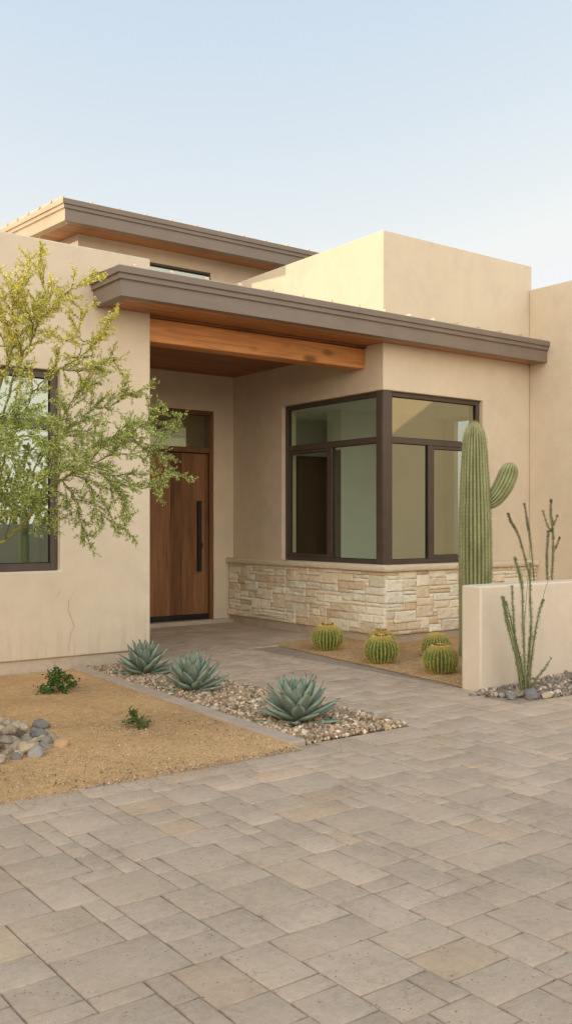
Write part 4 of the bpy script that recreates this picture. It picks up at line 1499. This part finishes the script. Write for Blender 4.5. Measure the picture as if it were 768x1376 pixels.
# palo verde tree ---------------------------------------------------------------
LIMBS = [
(0.06, [(1.9,6.9,-0.02), (1.92,6.92,0.42), (1.98,6.91,0.73), (2.09,6.93,0.99)]),
(0.028, [(2.09,6.93,0.99), (2.32,6.82,1.21), (2.48,6.76,1.32), (2.61,6.72,1.43), (2.71,6.71,1.56), (2.79,6.71,1.68), (2.93,6.8,1.82), (3.09,6.8,1.97), (3.29,6.84,2.08), (3.45,6.78,2.11), (3.62,6.72,2.08), (3.74,6.69,1.97), (3.79,6.65,1.86), (3.89,6.58,1.84)]),
(0.012, [(2.48,6.76,1.32), (2.49,6.63,1.47), (2.49,6.56,1.61), (2.48,6.51,1.78), (2.47,6.52,1.99), (2.48,6.51,2.2), (2.51,6.55,2.39)]),
(0.03, [(2.09,6.93,0.99), (2.2,6.96,1.36), (2.34,6.98,1.79), (2.45,6.97,2.18), (2.54,6.96,2.49), (2.59,6.93,2.66), (2.64,6.95,2.8), (2.73,6.95,2.93), (2.8,6.9,3.03), (2.83,6.87,3.16), (2.84,6.87,3.26), (2.81,6.88,3.37), (2.81,6.88,3.47), (2.83,6.87,3.55)]),
(0.012, [(2.64,6.95,2.8), (2.6,6.92,2.88), (2.54,6.9,2.98), (2.49,6.88,3.08), (2.45,6.9,3.19)]),
(0.01, [(2.59,6.93,2.66), (2.61,7.04,2.79), (2.6,7.11,2.88), (2.56,7.2,3.01)]),
(0.016, [(2.45,6.97,2.18), (2.53,6.84,2.31), (2.56,6.76,2.5), (2.61,6.72,2.66), (2.68,6.67,2.81), (2.69,6.6,2.92), (2.75,6.56,2.98), (2.8,6.52,3.06), (2.86,6.47,3.13), (2.93,6.42,3.17), (2.98,6.38,3.22), (3.02,6.35,3.3)]),
(0.009, [(2.61,6.72,2.66), (2.55,6.64,2.78), (2.51,6.61,2.9), (2.48,6.57,3.02), (2.5,6.55,3.13), (2.54,6.53,3.21)]),
(0.008, [(2.68,6.67,2.81), (2.61,6.54,2.9), (2.54,6.46,3), (2.53,6.47,3.09), (2.54,6.4,3.16)]),
(0.014, [(2.47,6.76,1.79), (2.51,6.67,2.06), (2.58,6.56,2.29), (2.66,6.5,2.44), (2.77,6.42,2.55), (2.87,6.34,2.62), (2.95,6.28,2.7), (3.02,6.23,2.81), (3.07,6.2,2.91)]),
(0.008, [(2.77,6.42,2.55), (2.92,6.43,2.55), (3.02,6.41,2.58), (3.11,6.41,2.63), (3.18,6.36,2.64)]),
(0.006, [(2.87,6.34,2.62), (2.9,6.32,2.72), (2.89,6.33,2.82), (2.9,6.32,2.98)]),
(0.014, [(2.49,6.56,1.61), (2.6,6.55,1.78), (2.7,6.53,1.94), (2.83,6.5,2.09), (2.94,6.48,2.2), (3.05,6.46,2.28), (3.18,6.42,2.32), (3.28,6.41,2.4), (3.36,6.35,2.41)]),
(0.008, [(2.83,6.5,2.09), (2.9,6.57,2.23), (2.92,6.55,2.35), (2.97,6.52,2.43), (3.02,6.48,2.47)]),
(0.012, [(2.79,6.71,1.68), (2.89,6.57,1.79), (3.02,6.48,1.88), (3.18,6.42,1.95), (3.34,6.37,1.97), (3.47,6.33,2.03), (3.55,6.27,2.08), (3.59,6.24,2.14)]),
(0.007, [(3.18,6.42,1.95), (3.29,6.4,2.08), (3.38,6.34,2.18), (3.45,6.29,2.24), (3.49,6.26,2.27)]),
(0.007, [(3.02,6.48,1.88), (3.07,6.32,2.01), (3.13,6.21,2.11), (3.19,6.11,2.16), (3.24,6.07,2.13)]),
(0.009, [(2.79,6.71,1.68), (2.9,6.69,1.77), (2.95,6.65,1.69), (3,6.62,1.57), (3.03,6.6,1.44), (3.07,6.57,1.32)]),
(0.007, [(2.89,6.57,1.79), (2.97,6.46,1.78), (3.02,6.42,1.67), (3.06,6.39,1.55), (3.12,6.35,1.47), (3.23,6.26,1.4)]),
(0.007, [(3.02,6.48,1.88), (3.08,6.37,1.8), (3.14,6.33,1.74), (3.18,6.3,1.65), (3.22,6.27,1.57)]),
(0.007, [(3.02,6.48,1.88), (3.2,6.47,1.82), (3.3,6.4,1.77), (3.38,6.34,1.71), (3.45,6.29,1.72), (3.48,6.26,1.68)]),
(0.012, [(2.2,6.96,1.36), (2.27,6.54,1.52), (2.36,6.35,1.64), (2.46,6.21,1.72), (2.56,6.07,1.77), (2.69,5.98,1.83)]),
(0.012, [(2.34,6.98,1.79), (2.56,7.2,1.92), (2.77,7.29,2), (2.95,7.28,2.06), (3.16,7.25,2.13), (3.32,7.19,2.2), (3.47,7.14,2.17)]),
(0.01, [(2.45,6.97,2.18), (2.41,6.56,2.2), (2.46,6.4,2.21), (2.52,6.23,2.18), (2.6,6.17,2.1)]),
(0.01, [(2.34,6.98,1.79), (2.31,6.51,1.98), (2.34,6.23,2.02), (2.43,6.05,2.03), (2.54,5.96,1.96), (2.66,5.87,1.93)]),
(0.009, [(2.47,6.76,1.79), (2.55,6.71,1.71), (2.62,6.59,1.64), (2.67,6.49,1.57), (2.73,6.45,1.52)]),
(0.028, [(2.09,6.93,0.99), (1.86,6.85,1.36), (1.63,6.89,1.72), (1.42,7.05,2.08), (1.26,7.17,2.38), (1.14,7.26,2.63)]),
(0.02, [(1.86,6.85,1.36), (1.71,7.46,1.47), (1.49,7.87,1.58), (1.25,8.3,1.7), (1.06,8.44,1.64)]),
(0.02, [(2.2,6.96,1.36), (2.07,7.06,1.79), (1.99,7.13,2.22), (1.94,7.16,2.65), (1.99,7.13,3.03), (1.97,7.14,3.35)]),
(0.014, [(1.99,7.13,2.22), (2.25,7.3,2.59), (2.4,7.32,2.89), (2.47,7.27,3.18), (2.49,7.25,3.35)]),
(0.014, [(1.99,7.13,2.22), (1.69,6.97,2.5), (1.5,6.99,2.79), (1.38,7.08,2.99)]),
(0.014, [(1.63,6.89,1.72), (1.37,6.34,1.83), (1.17,5.99,1.89), (1.04,5.71,1.91)]),
(0.014, [(2.2,6.96,1.36), (2.06,6.2,1.51), (1.82,5.75,1.69), (1.66,5.37,1.75)]),
]

def spline(pts, k=5):
    P = [Vector(p) for p in pts]
    Q = []
    for i in range(len(P) - 1):
        for j in range(k):
            f = j / k
            p0, p1, p2, p3 = P[max(i - 1, 0)], P[i], P[i + 1], P[min(i + 2, len(P) - 1)]
            Q.append(.5 * ((2 * p1) + (p2 - p0) * f + (2 * p0 - 5 * p1 + 4 * p2 - p3) * f * f + (3 * p1 - p0 - 3 * p2 + p3) * f ** 3))
    Q.append(P[-1])
    return Q

def palo_verde(name, label, limbs, base, seed, twig_step=.038, gold=0, big=1.0):
    r = random.Random(seed)
    rt = thing(name, label, 'tree', base)
    m = MB()
    V, F, C = [], [], []
    G = [(0.37, 0.45, 0.12), (0.45, 0.53, 0.165), (0.29, 0.36, 0.10), (0.55, 0.61, 0.23)]
    YL = [(0.80, 0.68, 0.13), (0.84, 0.75, 0.20), (0.68, 0.62, 0.14), (0.86, 0.80, 0.30)]

    def yellow(p):  # yellow share grows with height: blossom, plus sunlight put into the crown colour
        f = (p.z - 2.30) / .55 + .35 * mnoise.noise(p * 2.3)
        return max(0.03, min(.86, f))

    def leaflet(p, d, L, w, col):
        s = d.cross(Vector((r.uniform(-1, 1), r.uniform(-1, 1), r.uniform(-1, 1))))
        if s.length < 1e-4:
            return
        s.normalize()
        b = len(V)
        V.extend([p[:], (p + d * L * .5 + s * w)[:], (p + d * L)[:], (p + d * L * .5 - s * w)[:]])
        C.extend([col] * 4)
        F.append((b, b + 1, b + 2, b + 3))

    def leafy(Q, thin):
        """small paired leaves and loose blossom set along a fine twig"""
        n = len(Q)
        for i in range(n - 1):
            seg = Q[i + 1] - Q[i]
            t = seg.normalized()
            cnt = seg.length / .0135 * thin * 1.8
            cnt = int(cnt) + (r.random() < cnt % 1)
            for _ in range(cnt):
                p = Q[i].lerp(Q[i + 1], r.random())
                a = t.cross(Vector((r.uniform(-1, 1), r.uniform(-1, 1), r.uniform(-1, 1))))
                if a.length < 1e-3:
                    continue
                a.normalize()
                y = gold if gold else yellow(p)
                if r.random() < y * .8:
                    cc = r.choice(YL)
                    k = r.uniform(.8, 1.15)
                    o = p + a * r.uniform(.003, .014)
                    for _ in range(3):
                        d = Vector((r.uniform(-1, 1), r.uniform(-1, 1), r.uniform(-1, 1))).normalized()
                        leaflet(o, d, big * r.uniform(.010, .017), big * r.uniform(.004, .0065), tuple(min(.9, x * k) for x in cc))
                    continue
                k = r.uniform(.62, 1.35)
                c = r.choice(G)
                c = tuple((x * (1 - .5 * y) + z * .5 * y) * k for x, z in zip(c, YL[2]))
                for sg in (1, -1):
                    d = (t * r.uniform(.5, 1.2) + a * sg + Vector((0, 0, r.uniform(-.2, .25)))).normalized()
                    leaflet(p, d, big * r.uniform(.013, .025), big * r.uniform(.0030, .0050), c)

    def bark(p, rad):
        f = min(1, rad / .02)
        return (0.10 + .13 * f, 0.085 + .135 * f, 0.045 + .025 * f)

    def twig(p, d, L, rad, level):
        n = 6
        Q = [p]
        dd = d.copy()
        for i in range(n):
            dd = (dd + Vector((r.gauss(0, .10), r.gauss(0, .10), r.gauss(-.004 if p.z < 2.3 else .03, .08)))).normalized()
            Q.append(Q[-1] + dd * L / n)
        m.col = bark(p, rad)
        m.tube(Q, [rad * (1 - .7 * i / n) for i in range(n + 1)], 4, cap=False)
        if level < 1:
            for i in range(1, n + 1):
                for _ in range(2 if i > 1 else 1):
                    if r.random() < .72:
                        t = (Q[min(i + 1, n)] - Q[i - 1]).normalized()
                        a = t.cross(Vector((r.uniform(-1, 1), r.uniform(-1, 1), r.uniform(-1, 1)))).normalized()
                        ang = r.uniform(.35, .85)
                        twig(Q[i], t * math.cos(ang) + a * math.sin(ang), max(.03, L * r.uniform(.22, .5)), max(.0009, rad * .55), level + 1)
        leafy(Q, [0.55, 0.85][level])

    for (r0, pts) in limbs:
        Q = spline(pts)
        n = len(Q)
        r1 = .0018 if r0 < .05 else .034
        rad = [r1 + (r0 * (.62 if r0 < .05 else .8) - r1) * (1 - i / (n - 1)) ** 1.1 for i in range(n)]
        for i in range(n):   # small kinks
            if 0 < i < n - 1:
                Q[i] = Q[i] + Vector((r.gauss(0, 1), r.gauss(0, 1), r.gauss(0, 1))) * .006
        m.col = bark(Q[0], r0)
        m.tube(Q, rad, 8 if r0 > .02 else 6, cap=False)
        if r0 > .05:
            continue
        acc, tot = 0.0, sum((Q[i + 1] - Q[i]).length for i in range(n - 1))
        start = .10 if r0 < .012 else (.42 if r0 >= .02 else .22)
        done = 0.0
        for i in range(n - 1):
            seg = Q[i + 1] - Q[i]
            done += seg.length
            acc += seg.length
            while acc > twig_step:
                acc -= twig_step
                f = done / tot
                if f < start:
                    continue
                t = seg.normalized()
                a = t.cross(Vector((r.uniform(-1, 1), r.uniform(-1, 1), r.uniform(-1, 1)))).normalized()
                ang = r.uniform(.35, .95)
                L = r.uniform(.10, .30) * (1.1 - .5 * f)
                twig(Q[i].lerp(Q[i + 1], r.random()), t * math.cos(ang) + a * math.sin(ang), L, .0026, 0 if L > .11 else 1)
        leafy(Q[int(n * .6):], .8)
    tr = m.build('trunk', M['bark'], rt, smooth=60, recalc=False)
    np_mesh('crown', V, F, M['leaf'], rt, None, np.array(C), smooth=False)
    print('tree faces', len(F), len(m.f))
    return rt

tree = palo_verde('palo_verde_tree', 'airy palo verde tree with yellow blossom in front of the left hand window', LIMBS, (1.9, 6.9, 0), 21)
# ================================================================== BEHIND THE CAMERA (seen in the window glass)
def copy_thing(o, loc, rz, label, group=None, scale=1.0):
    c = o.copy(); COL.objects.link(c)
    c.location = loc; c.rotation_euler = (0, 0, rz); c.scale = (scale,) * 3
    c['label'] = label
    if group:
        c['group'] = group
    for ch in o.children:
        k = ch.copy(); COL.objects.link(k); k.parent = c
        for g in ch.children:
            q = g.copy(); COL.objects.link(q); q.parent = k
    return c

mb = MB(); mb.box(-4, 22, -7.3, -7.0, -.1, 1.42)
bw = mb.build('boundary_wall', M['stucco_grey'], None, loc=(9, -7.1, 0), bevel=.02)
tag(bw, 'long pale boundary wall across the drive, mirrored in the left hand window', 'wall')
rg = random.Random(5)
GL = [(.07, [(0, 0, -.05), (.03, .02, .5), (.0, .05, 1.0)])]
for i in range(22):
    a_ = i * 2.4
    q = rg.uniform(.6, 1.5); zt = rg.uniform(1.2, 3.4)
    GL.append((.02, [(0, .03, rg.uniform(.5, 1.0)), (q * .45 * math.cos(a_), q * .45 * math.sin(a_), .8 + zt * .35), (q * .8 * math.cos(a_ + .2), q * .8 * math.sin(a_ + .2), .5 + zt * .75), (q * math.cos(a_), q * math.sin(a_), .4 + zt)]))
gt = palo_verde('palo_verde_tree', 'golden blossoming palo verde behind the boundary wall, mirrored mid window', [(r_, [(x + 10.7, y - 9.7, z) for x, y, z in p_]) for r_, p_ in GL], (10.7, -9.7, 0), 77, .10, .75, 2.6)
gt['group'] = 'golden trees behind the boundary wall'
copy_thing(gt, (8.4, -9.9, 0), 1.2, 'golden blossoming palo verde behind the boundary wall, mirrored at the left edge of the photo', 'golden trees behind the boundary wall', 1.1)
copy_thing(gt, (13.2, -10.2, 0), 3.6, 'golden blossoming palo verde behind the boundary wall, mirrored beside the window frame', 'golden trees behind the boundary wall', 1.15)
copy_thing(sag, (9.0, -5.2, 0), 2.6, 'saguaro standing before the boundary wall, mirrored in the left hand window', None, .72)

# ================================================================== LIGHT
SUN_EL, SUN_AZ = R(10.5), math.atan2(.40, -.915)      # direction towards the sun, house axes
sd = Vector((math.cos(SUN_AZ) * math.cos(SUN_EL), math.sin(SUN_AZ) * math.cos(SUN_EL), math.sin(SUN_EL)))
sun = bpy.data.lights.new('sun', 'SUN')
sun.energy = 3.0
sun.angle = R(0.6)
sun.color = (1.0, 0.80, 0.57)
so = bpy.data.objects.new('sun', sun)
COL.objects.link(so)
so.rotation_euler = sd.to_track_quat('Z', 'Y').to_euler()

w = bpy.data.worlds.new('World')
SC.world = w
w.use_nodes = True
nt = w.node_tree
sky = nt.nodes.new('ShaderNodeTexSky')
sky.sky_type = 'NISHITA'
sky.sun_disc = False
sky.sun_elevation = SUN_EL
sky.sun_rotation = math.atan2(sd.x, sd.y)
sky.altitude = 600
sky.air_density = 1.0
sky.dust_density = 2.2
sky.ozone_density = 1.0
bg = nt.nodes['Background']
bg.inputs['Strength'].default_value = 0.15


def wmix(fac, a, b, mode='MIX'):
    nd = nt.nodes.new('ShaderNodeMix')
    nd.data_type = 'RGBA'
    nd.blend_type = mode
    nd.clamp_result = False
    for i, v in ((0, fac), (6, a), (7, b)):
        if isinstance(v, bpy.types.NodeSocket):
            nt.links.new(v, nd.inputs[i])
        else:
            nd.inputs[i].default_value = v
    return nd.outputs[2]


# a hazy, pale desert evening: the clear-sky model washed out by thin high haze
bw_ = nt.nodes.new('ShaderNodeRGBToBW')
nt.links.new(sky.outputs[0], bw_.inputs[0])
grey = wmix(1.0, bw_.outputs[0], (1.04, 1.0, 0.95, 1), 'MULTIPLY')
soft = wmix(0.55, sky.outputs[0], grey)
lift = wmix(1.0, soft, (2.5, 1.54, 0.446, 1), 'MULTIPLY')
hazy = wmix(1.0, wmix(1.0, lift, (4.6, 3.2, 1.2, 1), 'DARKEN'), (1.42, 2.95, 5.02, 1), 'ADD')
# the half of the sky behind the viewer is brighter and warmer (unseen glow added to light the walls)
tc = nt.nodes.new('ShaderNodeTexCoord')
dt = nt.nodes.new('ShaderNodeVectorMath')
dt.operation = 'DOT_PRODUCT'
nt.links.new(tc.outputs['Generated'], dt.inputs[0])
dt.inputs[1].default_value = (-0.60, -0.76, -0.25)
mr = nt.nodes.new('ShaderNodeMapRange')
mr.interpolation_type = 'SMOOTHSTEP'
mr.inputs['From Min'].default_value = -0.25
mr.inputs['From Max'].default_value = 0.85
nt.links.new(dt.outputs['Value'], mr.inputs['Value'])
haze_and_glow = wmix(mr.outputs[0], hazy, wmix(1.0, hazy, (3.45, 2.95, 2.33, 1), 'MULTIPLY'))
nt.links.new(haze_and_glow, bg.inputs['Color'])

# ================================================================== CAMERA
cam = bpy.data.cameras.new('camera')
cam.sensor_fit = 'VERTICAL'
cam.sensor_height = 36
cam.lens = 36 * 1279 / 1376
cam.shift_y = 15 / 1376
cam.clip_start = .05
cam.clip_end = 2000
co = bpy.data.objects.new('camera', cam)
COL.objects.link(co)
co.location = (0, 0, 1.45)
co.rotation_euler = (R(90), 0, -math.atan2(.5979, .8016))
SC.camera = co
SC.render.engine = 'CYCLES'
SC.view_settings.view_transform = 'Standard'
SC.view_settings.look = 'None'
SC.view_settings.exposure = 0
SC.cycles.max_bounces = 10
SC.cycles.transparent_max_bounces = 16
SC.cycles.diffuse_bounces = 5
SC.cycles.caustics_reflective = False
SC.cycles.caustics_refractive = False
